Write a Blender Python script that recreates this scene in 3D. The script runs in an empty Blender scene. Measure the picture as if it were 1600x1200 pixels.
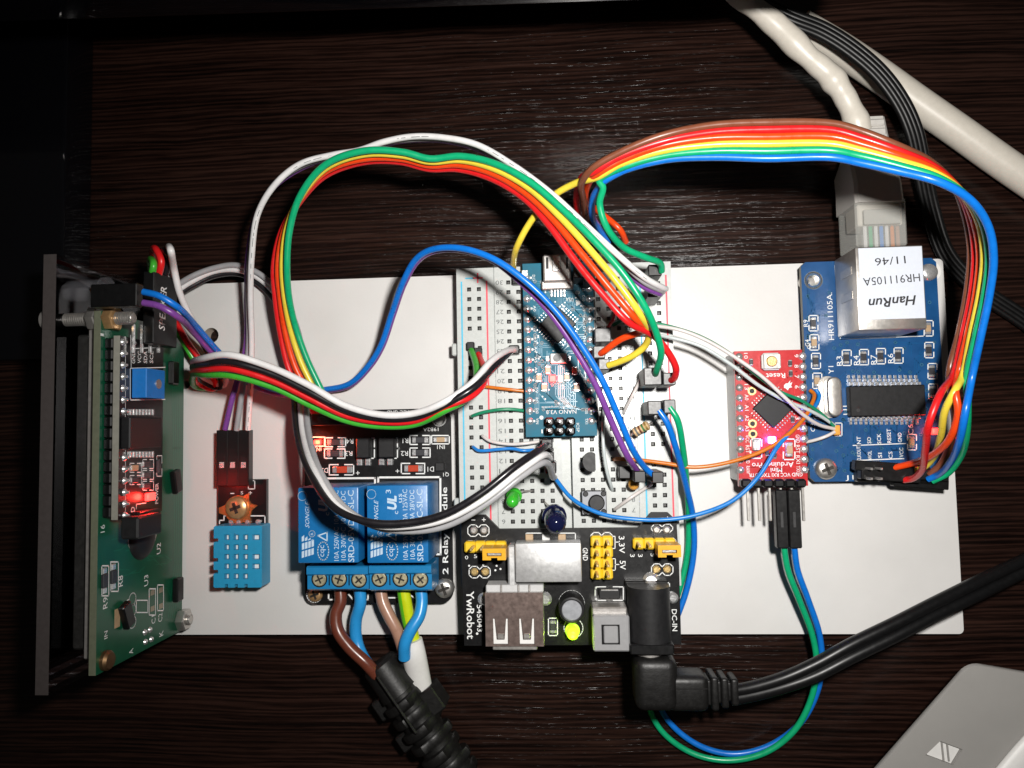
import bpy, bmesh, math, random
from mathutils import Vector, Matrix, Quaternion
from mathutils.geometry import tessellate_polygon

# ------------------------------------------------------------------ camera, light, exposure
S = 0.001                                   # everything below is written in millimetres
FPX, CX, CY = 1154.0, 800.0, 600.0          # lens in photo pixels (1600 x 1200)
NADIR = (880.0, 670.0)                      # photo point straight below the camera
CAMH = 200.0                                # lens above the table top
YAW = math.radians(1.25)
nc = Vector(((NADIR[0]-CX)/FPX, -(NADIR[1]-CY)/FPX, -1.0)).normalized()
RC = Matrix.Rotation(-YAW, 3, 'Z') @ nc.rotation_difference(Vector((0, 0, -1))).to_matrix()
CAM = Vector((0, 0, CAMH))
sc = bpy.context.scene
col = sc.collection
cd = bpy.data.cameras.new('camera'); cam = bpy.data.objects.new('camera', cd); col.objects.link(cam)
cd.sensor_width = 36.0; cd.lens = 36.0*FPX/1600.0; cd.clip_start = 0.005; cd.clip_end = 20.0
cam.matrix_world = Matrix.Translation(CAM*S) @ RC.to_4x4()
sc.camera = cam
w = bpy.data.worlds.new('World'); sc.world = w; w.use_nodes = True
w.node_tree.nodes['Background'].inputs[0].default_value = (1.0, 0.93, 0.86, 1)
w.node_tree.nodes['Background'].inputs[1].default_value = 0.02
fl = bpy.data.lights.new('camera_flash', 'SPOT'); fl.shadow_soft_size = 0.0065; fl.spot_size = math.radians(116); fl.spot_blend = 1.0
fl.energy = 2.45; fl.color = (1.0, 0.97, 0.93)
flash = bpy.data.objects.new('camera_flash', fl); col.objects.link(flash)
FLASH = Vector((27, 24, 204))
flash.matrix_world = Matrix.Translation(FLASH*S) @ (Matrix.Rotation(math.radians(-2), 3, 'X') @ Matrix.Rotation(math.radians(2), 3, 'Y')).to_4x4()
sc.view_settings.view_transform = 'Standard'
sc.view_settings.look = 'None'; sc.view_settings.exposure = 0.0; sc.view_settings.gamma = 1.0
sc.render.engine = 'CYCLES'
sc.cycles.max_bounces = 10; sc.cycles.transparent_max_bounces = 16
sc.cycles.use_denoising = True
sc.cycles.caustics_refractive = False; sc.cycles.caustics_reflective = False

# ------------------------------------------------------------------ helpers
R90 = math.pi/2
rnd = random.Random(7)
BT = 4.0                                    # top of the white base board


def ray(u, v):
    return RC @ Vector(((u-CX)/FPX, -(v-CY)/FPX, -1.0))


def P(u, v, z):                             # photo pixel at a known height -> millimetres
    d = ray(u, v); t = (z-CAMH)/d.z
    return CAM + d*t


def PX(u, v, X):                            # photo pixel on an upright plane x = X
    d = ray(u, v); t = X/d.x
    return CAM + d*t


def mmpx(u, v, z):
    return (P(u+1, v, z)-P(u, v, z)).length


WM = {}


def link(o, parent, M):
    col.objects.link(o)
    Mm = M.copy(); Mm.translation = Mm.translation*S
    WM[o.name] = Mm
    if parent is not None:
        o.parent = parent
        o.matrix_basis = WM[parent.name].inverted() @ Mm
    else:
        o.matrix_basis = Mm
    return o


def tag(o, label=None, cat=None, group=None, kind=None):
    if label: o['label'] = label
    if cat: o['category'] = cat
    if group: o['group'] = group
    if kind: o['kind'] = kind
    return o


def thing(name, label, cat, loc, group=None):
    o = bpy.data.objects.new(name, None); o.empty_display_size = 0.004
    link(o, None, Matrix.Translation(Vector(loc)))
    return tag(o, label, cat, group)


def mk(name, verts, faces, mats, smooth=False, mi=None):
    me = bpy.data.meshes.new(name)
    me.from_pydata([(x*S, y*S, z*S) for x, y, z in verts], [], faces)
    for m in (mats if isinstance(mats, (list, tuple)) else [mats]): me.materials.append(m)
    if mi: me.polygons.foreach_set('material_index', mi)
    if smooth is True:
        me.polygons.foreach_set('use_smooth', [True]*len(me.polygons))
    me.update()
    return me


def sharp(me, deg=40):
    me.polygons.foreach_set('use_smooth', [True]*len(me.polygons))
    me.set_sharp_from_angle(angle=math.radians(deg))
    return me


CACHE = {}


def m_box(a, b, c, mat, bev=0.0, seg=1):
    key = ('box', round(a, 2), round(b, 2), round(c, 2), mat.name, round(bev, 2), seg)
    if key in CACHE: return CACHE[key]
    bm = bmesh.new()
    bmesh.ops.create_cube(bm, size=1.0)
    for v in bm.verts: v.co = Vector((v.co.x*a*S, v.co.y*b*S, (v.co.z+.5)*c*S))
    if bev > 0:
        bev = min(bev, .45*min(a, b, c))
        bmesh.ops.bevel(bm, geom=bm.edges[:], offset=bev*S, segments=seg, profile=.5, affect='EDGES')
    me = bpy.data.meshes.new('box'); bm.to_mesh(me); bm.free(); me.materials.append(mat)
    if bev > 0: sharp(me, 30)
    CACHE[key] = me
    return me


def lathe_vf(profile, seg=24):
    vs, fs = [], []
    for r, z in profile:
        for k in range(seg):
            a = 2*math.pi*k/seg
            vs.append((r*math.cos(a), r*math.sin(a), z))
    n = len(profile)
    for i in range(n-1):
        for k in range(seg):
            k2 = (k+1) % seg
            fs.append((i*seg+k, i*seg+k2, (i+1)*seg+k2, (i+1)*seg+k))
    fs.append(tuple(reversed(range(seg)))); fs.append(tuple((n-1)*seg+k for k in range(seg)))
    return vs, fs


def m_lathe(profile, mat, seg=24):
    key = ('lathe', tuple((round(r, 3), round(z, 3)) for r, z in profile), mat.name, seg)
    if key not in CACHE:
        vs, fs = lathe_vf(profile, seg)
        CACHE[key] = sharp(mk('lathe', vs, fs, mat), 35)
    return CACHE[key]


def m_prism(loops, z0, z1, mat, side=None, holeside=None):
    """plate from an outline (counter-clockwise) and holes, in millimetres"""
    vs, fs, mi = [], [], []
    flat = [p for lp in loops for p in lp]
    n = len(flat)
    for x, y in flat: vs.append((x, y, z1))
    for x, y in flat: vs.append((x, y, z0))
    tris = tessellate_polygon([[Vector((x, y, 0)) for x, y in lp] for lp in loops])
    for t in tris:
        a, b, c = (Vector((*flat[i], 0)) for i in t)
        t = tuple(t) if (b-a).cross(c-a).z > 0 else (t[0], t[2], t[1])
        fs.append(t); mi.append(0)
        fs.append((t[0]+n, t[2]+n, t[1]+n)); mi.append(0)
    o = 0
    for li, lp in enumerate(loops):
        m = len(lp)
        area = sum(lp[i][0]*lp[(i+1) % m][1]-lp[(i+1) % m][0]*lp[i][1] for i in range(m))
        ccw = area > 0
        for i in range(m):
            a, b = o+i, o+(i+1) % m
            good = (a, n+a, n+b, b)
            f = good if (ccw == (li == 0)) is True else (b, n+b, n+a, a)
            if li == 0: f = (n+a, n+b, b, a) if ccw else (a, b, n+b, n+a)
            else: f = (a, b, n+b, n+a) if ccw else (n+a, n+b, b, a)
            fs.append(f); mi.append(1 if li == 0 else 2)
        o += m
    return mk('plate', vs, fs, [mat, side or mat, holeside or side or mat], False, mi)


def circle(cx, cy, r, n=24):
    return [(cx+r*math.cos(2*math.pi*k/n), cy+r*math.sin(2*math.pi*k/n)) for k in range(n)]


def rrect(x0, y0, x1, y1, r, n=5):
    if x0 > x1: x0, x1 = x1, x0
    if y0 > y1: y0, y1 = y1, y0
    out = []
    for cx, cy, a0 in ((x1-r, y0+r, -90), (x1-r, y1-r, 0), (x0+r, y1-r, 90), (x0+r, y0+r, 180)):
        for k in range(n+1):
            a = math.radians(a0+90*k/n)
            out.append((cx+r*math.cos(a), cy+r*math.sin(a)))
    return out


def add(parent, name, me, loc, rot=None, label=None, kind=None):
    o = bpy.data.objects.new(name, me)
    M = Matrix.Translation(Vector(loc))
    if rot is not None:
        M = M @ (rot.to_4x4() if isinstance(rot, Matrix) else Matrix.Rotation(rot, 4, 'Z'))
    link(o, parent, M)
    if label: o['label'] = label
    if kind: o['kind'] = kind
    return o


def wbox(parent, name, a, b, mat, bev=.15, seg=1, rot=0.0):
    x0, x1 = sorted((a[0], b[0])); y0, y1 = sorted((a[1], b[1])); z0, z1 = sorted((a[2], b[2]))
    return add(parent, name, m_box(x1-x0, y1-y0, z1-z0, mat, bev, seg), ((x0+x1)/2, (y0+y1)/2, z0), rot)


def prect(u0, v0, u1, v1, z):
    uc, vc = (u0+u1)/2, (v0+v1)/2
    c = P(uc, vc, z)
    return c, abs(P(u1, vc, z).x-P(u0, vc, z).x), abs(P(uc, v1, z).y-P(uc, v0, z).y)


def pbox(parent, name, u0, v0, u1, v1, z0, z1, mat, bev=.15, rot=0.0, seg=1):
    """box whose top face, at height z1, covers the given photo rectangle"""
    c, a, b = prect(u0, v0, u1, v1, z1)
    return add(parent, name, m_box(a, b, z1-z0, mat, bev, seg), (c.x, c.y, z0), rot)


def pcyl(parent, name, u, v, r, z0, z1, mat, bev=.15, seg=20, ztop=True):
    c = P(u, v, z1 if ztop else z0)
    h = z1-z0
    prof = [(r, 0), (r, h-bev), (r-bev, h), (.001, h)] if bev else [(r, 0), (r, h), (.001, h)]
    return add(parent, name, m_lathe(prof, mat, seg), (c.x, c.y, z0))


def spline(pts, n=8):
    pts = [Vector(p) for p in pts]
    if len(pts) == 2: return [pts[0].lerp(pts[1], k/n) for k in range(n+1)]
    out = []
    ext = [pts[0]*2-pts[1]]+pts+[pts[-1]*2-pts[-2]]
    for i in range(1, len(ext)-2):
        p0, p1, p2, p3 = ext[i-1:i+3]
        t0 = 0.0
        t1 = t0+max((p1-p0).length, 1e-3)**.5; t2 = t1+max((p2-p1).length, 1e-3)**.5; t3 = t2+max((p3-p2).length, 1e-3)**.5
        for k in range(n):
            t = t1+(t2-t1)*k/n
            a1 = p0*((t1-t)/(t1-t0))+p1*((t-t0)/(t1-t0)); a2 = p1*((t2-t)/(t2-t1))+p2*((t-t1)/(t2-t1)); a3 = p2*((t3-t)/(t3-t2))+p3*((t-t2)/(t3-t2))
            b1 = a1*((t2-t)/(t2-t0))+a2*((t-t0)/(t2-t0)); b2 = a2*((t3-t)/(t3-t1))+a3*((t-t1)/(t3-t1))
            out.append(b1*((t2-t)/(t2-t1))+b2*((t-t1)/(t2-t1)))
    out.append(pts[-1])
    return out


def tube_vf(path, r, seg=10, flat=None, base=0):
    """swept tube; r may be a list; flat = (width, height) scale across/along z"""
    vs, fs = [], []
    n = len(path)
    rs = r if isinstance(r, list) else [r]*n
    N = None
    for i, p in enumerate(path):
        T = (path[min(i+1, n-1)]-path[max(i-1, 0)])
        if T.length < 1e-9: T = Vector((0, 0, 1))
        T.normalize()
        if N is None:
            N = Vector((0, 0, 1)) if abs(T.z) < .9 else Vector((1, 0, 0))
        N = (N-T*N.dot(T))
        if N.length < 1e-6: N = T.orthogonal()
        N.normalize(); B = T.cross(N)
        for k in range(seg):
            a = 2*math.pi*k/seg
            ca, sa = math.cos(a), math.sin(a)
            if flat: ca *= flat[1]; sa *= flat[0]
            vs.append(p+N*(ca*rs[i])+B*(sa*rs[i]))
    for i in range(n-1):
        for k in range(seg):
            k2 = (k+1) % seg
            fs.append((base+i*seg+k, base+i*seg+k2, base+(i+1)*seg+k2, base+(i+1)*seg+k))
    fs.append(tuple(base+k for k in reversed(range(seg)))); fs.append(tuple(base+(n-1)*seg+k for k in range(seg)))
    return vs, fs


def wire(parent, name, pts, r, mat, px=True, seg=10, n=8, flat=None, label=None):
    """insulated wire along photo points (u, v, height)"""
    w3 = [P(*p) for p in pts] if px else [Vector(p) for p in pts]
    path = spline(w3, n)
    o0 = path[0].copy() if parent is None else WM[parent.name].translation/S
    vs, fs = tube_vf([p-o0 for p in path], r, seg, flat)
    me = sharp(mk(name, vs, fs, mat), 60)
    return add(parent, name, me, o0, None, label)


def ribbon(root, A, B, mats, r, head=None, tail=None, name='wire', n=8):
    """flat cable between two edge paths of (u, v, z); head/tail: extra points per wire before and after"""
    k = len(mats)
    for i, m in enumerate(mats):
        t = i/(k-1) if k > 1 else .5
        mid = [tuple(a[j]*(1-t)+b[j]*t+rnd.uniform(-.7, .7)*(1 if j < 2 else .25) for j in range(3)) for a, b in zip(A, B)]
        pts = list((head or {}).get(i, []))+mid+list((tail or {}).get(i, []))
        wire(root, name, pts, r, m, n=n)


def wire_print(parent, pts, r, seed):
    """broken line of tiny print along the top of a wire"""
    rr = random.Random(seed)
    path = spline([P(*p) for p in pts], 40)
    o0 = WM[parent.name].translation/S
    vs, fs = [], []
    on, left = False, 0
    for a, b in zip(path, path[1:]):
        if left <= 0: on = not on; left = rr.uniform(.5, 2.2) if on else rr.uniform(.3, 1.6)
        left -= (b-a).length
        if not on: continue
        v_ = (CAM-a).normalized(); side = (b-a).cross(v_).normalized()
        k = len(vs)
        for p, s_ in ((a, -1), (b, -1), (b, 1), (a, 1)): vs.append(tuple(p+v_*(r+.03)+side*(.065*s_)-o0))
        fs.append((k, k+1, k+2, k+3))
    return add(parent, 'printed_dashes', mk('printed_dashes', vs, fs, INK), o0, None, None, 'stuff')


class Acc:
    """flat print, traces and other thin marks of one board gathered as one part"""
    def __init__(self, z=None, X=None):
        self.v, self.f, self.z, self.X = [], [], z, X
        if X is None: self.e1, self.e2 = Vector((1, 0, 0)), Vector((0, 1, 0))
        else: self.e1, self.e2 = Vector((0, 0, -1)), Vector((0, 1, 0))

    def at(self, u, v):
        return P(u, v, self.z) if self.X is None else PX(u, v, self.X)

    def poly(self, pts):
        b = len(self.v); self.v += [tuple(p) for p in pts]; self.f.append(tuple(range(b, b+len(pts))))

    def seg3(self, p, q, w):
        d = (q-p)
        if d.length < 1e-6: return
        d.normalize(); a = d.dot(self.e1); b = d.dot(self.e2)
        nrm = self.e1*(-b)+self.e2*a
        h = nrm*(w/2); e = d*(w/2)
        self.poly([p-e-h, q+e-h, q+e+h, p-e+h])

    def line(self, pts, w=.22):
        q = [self.at(*p) for p in pts]
        for a, b in zip(q, q[1:]): self.seg3(a, b, w)

    def rect(self, u0, v0, u1, v1, w=.22):
        self.line([(u0, v0), (u1, v0), (u1, v1), (u0, v1), (u0, v0)], w)

    def brackets(self, u0, v0, u1, v1, w=.24, horiz=True):
        """two facing square brackets round a chip part"""
        if horiz:
            g = (u1-u0)*.36
            self.line([(u0+g, v0), (u0, v0), (u0, v1), (u0+g, v1)], w)
            self.line([(u1-g, v0), (u1, v0), (u1, v1), (u1-g, v1)], w)
        else:
            g = (v1-v0)*.36
            self.line([(u0, v0+g), (u0, v0), (u1, v0), (u1, v0+g)], w)
            self.line([(u0, v1-g), (u0, v1), (u1, v1), (u1, v1-g)], w)

    def ring(self, u, v, r, w=.2, n=20, ell=1.0, r0=0):
        c = self.at(u, v)
        q = [c+self.e1*(r*math.cos(2*math.pi*k/n))+self.e2*(r*ell*math.sin(2*math.pi*k/n)) for k in range(n+1)]
        for a, b in zip(q, q[1:]): self.seg3(a, b, w)

    def disc(self, u, v, r, n=14):
        c = self.at(u, v)
        self.poly([c+self.e1*(r*math.cos(2*math.pi*k/n))+self.e2*(r*math.sin(2*math.pi*k/n)) for k in range(n)])

    def oct2(self, u0, v0, u1, v1, w=.22):
        c = (u1-u0)*.14; um = (u0+u1)/2
        self.line([(u0, v0+c), (u0+c, v0), (um-c, v0), (um, v0+c), (um+c, v0), (u1-c, v0), (u1, v0+c), (u1, v1-c),
                   (u1-c, v1), (um+c, v1), (um, v1-c), (um-c, v1), (u0+c, v1), (u0, v1-c), (u0, v0+c)], w)

    def text(self, s, u, v, length, height, ang=0, bold=0.0, shear=0.0, spacing=1.0):
        """length and height in photo pixels, ang in degrees"""
        tv, tf = glyphs(s, bold, shear, spacing)
        x0 = min(p[0] for p in tv); x1 = max(p[0] for p in tv); y0 = min(p[1] for p in tv); y1 = max(p[1] for p in tv)
        c = self.at(u, v)
        a = math.radians(ang)
        ca, sa = math.cos(a), math.sin(a)
        # pixel scale along the writing direction
        k = 4.0
        q = self.at(u+k*ca, v-k*sa); sx = (q-c).length/k
        q = self.at(u-k*sa, v-k*ca); sy = (q-c).length/k
        ex = self.e1*ca+self.e2*sa; ey = self.e1*(-sa)+self.e2*ca
        fx = length*sx/max(x1-x0, 1e-6); fy = height*sy/max(y1-y0, 1e-6)
        b = len(self.v)
        for x, y in tv:
            self.v.append(tuple(c+ex*((x-(x0+x1)/2)*fx)+ey*((y-(y0+y1)/2)*fy)))
        for f in tf: self.f.append(tuple(i+b for i in f))

    def build(self, parent, name, mat, kind=None, label=None):
        if not self.f: return None
        o0 = WM[parent.name].translation/S
        vs = [(x-o0.x, y-o0.y, z-o0.z) for x, y, z in self.v]
        return add(parent, name, mk(name, vs, self.f, mat), o0, None, label, kind)


GLY = {}


def glyphs(s, bold=0.0, shear=0.0, spacing=1.0):
    key = (s, bold, shear, spacing)
    if key in GLY: return GLY[key]
    c = bpy.data.curves.new('txt', 'FONT'); c.body = s; c.resolution_u = 2; c.offset = bold; c.shear = shear; c.space_character = spacing
    o = bpy.data.objects.new('txt', c); col.objects.link(o)
    bpy.context.view_layer.update()
    me = bpy.data.meshes.new_from_object(o.evaluated_get(bpy.context.evaluated_depsgraph_get()))
    vs = [(v.co.x, v.co.y) for v in me.vertices]; fs = [tuple(p.vertices) for p in me.polygons]
    bpy.data.objects.remove(o); bpy.data.curves.remove(c); bpy.data.meshes.remove(me)
    GLY[key] = (vs, fs)
    return GLY[key]


# ------------------------------------------------------------------ materials
def M(name, c, rough=.5, metal=0.0, var=.12, nscale=900.0, bump=0.0, bscale=2500.0, coat=0.0, emit=None, estr=0.0, trans=0.0, alpha=1.0, rvar=.12, spec=.5, sss=0.0, speck=0.0):
    m = bpy.data.materials.new(name); m.use_nodes = True
    nt = m.node_tree; N = nt.nodes; L = nt.links
    b = N['Principled BSDF']
    tc = N.new('ShaderNodeTexCoord')
    nz = N.new('ShaderNodeTexNoise'); nz.inputs['Scale'].default_value = nscale; nz.inputs['Detail'].default_value = 5.0; nz.inputs['Roughness'].default_value = .6
    geo = N.new('ShaderNodeNewGeometry')
    L.new(geo.outputs['Position'], nz.inputs['Vector'])
    rp = N.new('ShaderNodeMapRange'); rp.inputs[1].default_value = .25; rp.inputs[2].default_value = .75
    rp.inputs[3].default_value = 1-var; rp.inputs[4].default_value = 1+var
    L.new(nz.outputs['Fac'], rp.inputs[0])
    vm = N.new('ShaderNodeVectorMath'); vm.operation = 'SCALE'; vm.inputs[0].default_value = c
    L.new(rp.outputs[0], vm.inputs['Scale'])
    outc = vm.outputs[0]
    if speck:
        n3 = N.new('ShaderNodeTexNoise'); n3.inputs['Scale'].default_value = 4200.0; n3.inputs['Detail'].default_value = 2.0
        L.new(geo.outputs['Position'], n3.inputs['Vector'])
        r3 = N.new('ShaderNodeMapRange'); r3.inputs[1].default_value = .66; r3.inputs[2].default_value = .78; r3.inputs[3].default_value = 0; r3.inputs[4].default_value = speck
        L.new(n3.outputs['Fac'], r3.inputs[0])
        mx = N.new('ShaderNodeMix'); mx.data_type = 'RGBA'
        L.new(r3.outputs[0], mx.inputs[0]); L.new(outc, mx.inputs[6]); mx.inputs[7].default_value = (.42, .39, .36, 1)
        outc = mx.outputs[2]
    L.new(outc, b.inputs['Base Color'])
    r2 = N.new('ShaderNodeMapRange'); r2.inputs[1].default_value = .25; r2.inputs[2].default_value = .75
    r2.inputs[3].default_value = max(.02, rough*(1-rvar)); r2.inputs[4].default_value = min(1, rough*(1+rvar))
    L.new(nz.outputs['Fac'], r2.inputs[0]); L.new(r2.outputs[0], b.inputs['Roughness'])
    b.inputs['Metallic'].default_value = metal
    b.inputs['Specular IOR Level'].default_value = spec
    b.inputs['Coat Weight'].default_value = coat
    if coat: b.inputs['Coat Roughness'].default_value = .15
    if sss:
        b.inputs['Subsurface Weight'].default_value = sss; b.inputs['Subsurface Radius'].default_value = (.002, .002, .002); b.inputs['Subsurface Scale'].default_value = 1.0
    if trans: b.inputs['Transmission Weight'].default_value = trans; b.inputs['IOR'].default_value = 1.49
    if alpha < 1: b.inputs['Alpha'].default_value = alpha
    if emit: b.inputs['Emission Color'].default_value = (*emit, 1); b.inputs['Emission Strength'].default_value = estr
    if bump:
        bz = N.new('ShaderNodeTexNoise'); bz.inputs['Scale'].default_value = bscale; bz.inputs['Detail'].default_value = 4.0
        L.new(geo.outputs['Position'], bz.inputs['Vector'])
        bp = N.new('ShaderNodeBump'); bp.inputs['Strength'].default_value = bump; bp.inputs['Distance'].default_value = .0002
        L.new(bz.outputs['Fac'], bp.inputs['Height']); L.new(bp.outputs[0], b.inputs['Normal'])
    return m


def wood():
    m = bpy.data.materials.new('wenge_laminate'); m.use_nodes = True
    nt = m.node_tree; N = nt.nodes; L = nt.links; b = N['Principled BSDF']
    geo = N.new('ShaderNodeNewGeometry')
    # slow drift so the grain lines are not ruled straight
    dr = N.new('ShaderNodeTexNoise'); dr.inputs['Scale'].default_value = 14.0; dr.inputs['Detail'].default_value = 2.0
    L.new(geo.outputs['Position'], dr.inputs['Vector'])
    off = N.new('ShaderNodeVectorMath'); off.operation = 'MULTIPLY_ADD'
    L.new(dr.outputs['Color'], off.inputs[0]); off.inputs[1].default_value = (0, .0045, 0); L.new(geo.outputs['Position'], off.inputs[2])

    def stretched(sx, sy, detail, rough=.6):
        mp = N.new('ShaderNodeMapping'); mp.inputs['Scale'].default_value = (sx, sy, sy)
        L.new(off.outputs[0], mp.inputs['Vector'])
        n = N.new('ShaderNodeTexNoise'); n.inputs['Scale'].default_value = 1.0; n.inputs['Detail'].default_value = detail; n.inputs['Roughness'].default_value = rough
        L.new(mp.outputs[0], n.inputs['Vector'])
        return n
    g1 = stretched(26, 760, 8, .75); g2 = stretched(40, 1350, 4, .7); g3 = stretched(8, 120, 3)
    cr = N.new('ShaderNodeValToRGB')
    e = cr.color_ramp.elements
    e[0].position = .38; e[0].color = (.0028, .0014, .0011, 1); e[1].position = .68; e[1].color = (.0300, .0135, .0096, 1)
    e2 = e.new(.50); e2.color = (.0116, .0050, .0036, 1)
    # regular dark growth lines
    wm = N.new('ShaderNodeMapping'); wm.inputs['Scale'].default_value = (.045, 1, 1); L.new(off.outputs[0], wm.inputs['Vector'])
    wv = N.new('ShaderNodeTexWave'); wv.bands_direction = 'Y'; wv.inputs['Scale'].default_value = 235.0; wv.inputs['Distortion'].default_value = 9.0
    wv.inputs['Detail'].default_value = 4.0; wv.inputs['Detail Scale'].default_value = 1.6; wv.inputs['Detail Roughness'].default_value = .65
    L.new(wm.outputs[0], wv.inputs['Vector'])
    mw = N.new('ShaderNodeMath'); mw.operation = 'MULTIPLY'; mw.inputs[1].default_value = .16; L.new(wv.outputs['Fac'], mw.inputs[0])
    ml = N.new('ShaderNodeMath'); ml.operation = 'MULTIPLY_ADD'; ml.inputs[1].default_value = .55
    L.new(g1.outputs['Fac'], ml.inputs[0]); L.new(mw.outputs[0], ml.inputs[2])
    mx = N.new('ShaderNodeMath'); mx.operation = 'MULTIPLY_ADD'; mx.inputs[1].default_value = .30
    L.new(g3.outputs['Fac'], mx.inputs[0]); L.new(ml.outputs[0], mx.inputs[2])
    L.new(mx.outputs[0], cr.inputs[0]); L.new(cr.outputs[0], b.inputs['Base Color'])
    # pores: short grooves along the grain catch the flash
    pr = N.new('ShaderNodeMapRange'); pr.inputs[1].default_value = .53; pr.inputs[2].default_value = .66; pr.inputs[3].default_value = 0; pr.inputs[4].default_value = 1
    L.new(g2.outputs['Fac'], pr.inputs[0])
    bp = N.new('ShaderNodeBump'); bp.inputs['Strength'].default_value = .8; bp.inputs['Distance'].default_value = .000034
    L.new(pr.outputs[0], bp.inputs['Height']); L.new(bp.outputs[0], b.inputs['Normal'])
    rr = N.new('ShaderNodeMapRange'); rr.inputs[3].default_value = .14; rr.inputs[4].default_value = .34
    L.new(g1.outputs['Fac'], rr.inputs[0]); L.new(rr.outputs[0], b.inputs['Roughness'])
    b.inputs['Specular IOR Level'].default_value = .35
    return m


def acrylic():
    m = bpy.data.materials.new('clear_acrylic'); m.use_nodes = True
    nt = m.node_tree; N = nt.nodes; L = nt.links
    for n in list(N):
        if n.type != 'OUTPUT_MATERIAL': N.remove(n)
    out = [n for n in N if n.type == 'OUTPUT_MATERIAL'][0]
    tr = N.new('ShaderNodeBsdfTransparent'); tr.inputs[0].default_value = (.9, .92, .92, 1)
    gl = N.new('ShaderNodeBsdfGlossy'); gl.inputs['Roughness'].default_value = .04; gl.inputs[0].default_value = (.9, .9, .95, 1)
    fr = N.new('ShaderNodeFresnel'); fr.inputs[0].default_value = 1.4
    mx = N.new('ShaderNodeMixShader')
    L.new(fr.outputs[0], mx.inputs[0]); L.new(tr.outputs[0], mx.inputs[1]); L.new(gl.outputs[0], mx.inputs[2]); L.new(mx.outputs[0], out.inputs[0])
    return m


WOOD = wood(); CLEAR = acrylic()
WHITEB = M('white_melamine', (.625, .614, .598), .40, var=.055, nscale=38, bump=.10, bscale=1400, speck=.30)
WEDGE = M('raw_board_edge', (.42, .36, .30), .8)
BB = M('breadboard_abs', (.50, .52, .505), .27, var=.04, sss=.1)
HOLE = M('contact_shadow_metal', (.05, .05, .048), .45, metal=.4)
BBLINE_B = M('print_cyan', (.05, .42, .62), .5); BBLINE_R = M('print_red', (.72, .05, .08), .5); INK = M('print_grey_ink', (.12, .13, .13), .6)
PCB_BK = M('pcb_black', (.005, .005, .0055), .35, var=.2, coat=.15, speck=.10, spec=.35)
PCB_BL = M('pcb_blue', (.004, .060, .185), .36, var=.18, nscale=260, coat=.3)
PCB_BL2 = M('pcb_teal_blue', (.007, .118, .185), .55, var=.2, nscale=300, spec=.25)
PCB_RED = M('pcb_red', (.46, .010, .014), .34, var=.12, coat=.3)
PCB_GR = M('pcb_green', (.004, .072, .034), .34, var=.2, nscale=260, coat=.25)
PCB_EDGE = M('pcb_edge_fibre', (.12, .13, .085), .7); PCB_EDGE_D = M('pcb_edge_dark', (.06, .055, .05), .7); PCB_EDGE_L = M('pcb_edge_pale', (.24, .235, .20), .7)
TR_BL = M('trace_blue', (.006, .075, .21), .3, coat=.3); TR_BL2 = M('trace_teal', (.02, .17, .27), .3, coat=.3); TR_GR = M('trace_green', (.008, .11, .055), .3); TR_RED = M('trace_red', (.58, .03, .03), .3)
SILK = M('silkscreen_white', (.72, .73, .72), .6); SILKG = M('relay_print', (.45, .58, .70), .6)
BLK = M('black_plastic', (.0045, .0045, .0048), .36, var=.2, speck=.03, spec=.4); BLKG = M('black_epoxy', (.011, .011, .0118), .5, var=.2, speck=.05, spec=.35)
BLKM = M('black_rubber', (.0065, .0062, .006), .45, var=.3, bump=.2, bscale=1500, speck=.06, spec=.4)
GLOSSB = M('black_gloss_lacquer', (.003, .003, .004), .06, var=.0)
GREYP = M('grey_plastic', (.27, .27, .275), .42, var=.05); PALEG = M('pale_plastic_header_sheen', (.50, .50, .50), .45, var=.05); GREYH = M('grey_header_plastic', (.035, .035, .036), .4, var=.15)
STEEL = M('nickel_plate', (.60, .575, .54), .34, metal=.85, var=.08, bump=.08, bscale=900); STEELD = M('dull_steel', (.42, .40, .38), .42, metal=.65, var=.15, bump=.15)
TIN = M('solder_tin', (.70, .70, .70), .28, metal=.75, var=.1, bump=.25, bscale=1800); ALU = M('brushed_aluminium', (.58, .58, .58), .42, metal=.6, var=.1, bump=.25, bscale=500)
GOLD = M('gilt_brass', (.78, .56, .24), .32, metal=.65, var=.15, bump=.2); BRASS = M('yellow_zinc', (.52, .31, .14), .34, metal=.6, var=.2)
COPPER = M('copper_washer', (.62, .22, .07), .36, metal=.75, var=.15)
DARKREC = M('screw_recess', (.06, .055, .05), .5, metal=.8)
RELAY = M('relay_blue', (.008, .140, .375), .36, var=.05, bump=.05); TERM = M('terminal_blue', (.010, .175, .40), .34, var=.05, bump=.05)
DHTB = M('sensor_blue', (.018, .27, .48), .42, var=.06, bump=.08); TRIM = M('trimmer_blue', (.012, .16, .50), .38, var=.08)
YEL = M('header_yellow', (.78, .50, .02), .4, var=.08); YELJ = M('jumper_amber', (.72, .36, .015), .35, var=.08)
WHP = M('white_plastic', (.72, .71, .69), .45, var=.04); CREAM = M('cream_pvc', (.60, .56, .49), .36, var=.05); BOOTW = M('boot_pvc', (.50, .48, .45), .42, var=.05)
TAN = M('capacitor_tan', (.42, .29, .17), .4); RESBK = M('chip_resistor_black', (.03, .03, .035), .4); GLASSR = M('diode_glass_red', (.45, .06, .03), .2)
RESTAN = M('resistor_body', (.55, .38, .20), .45); ORG = M('capacitor_orange', (.70, .33, .05), .4)
LABEL = M('paper_label', (.58, .62, .69), .5, var=.02); LABELK = M('label_ink', (.02, .02, .022), .6)
ADAPT = M('adapter_grey', (.30, .29, .275), .5, var=.04, nscale=90)
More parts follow.
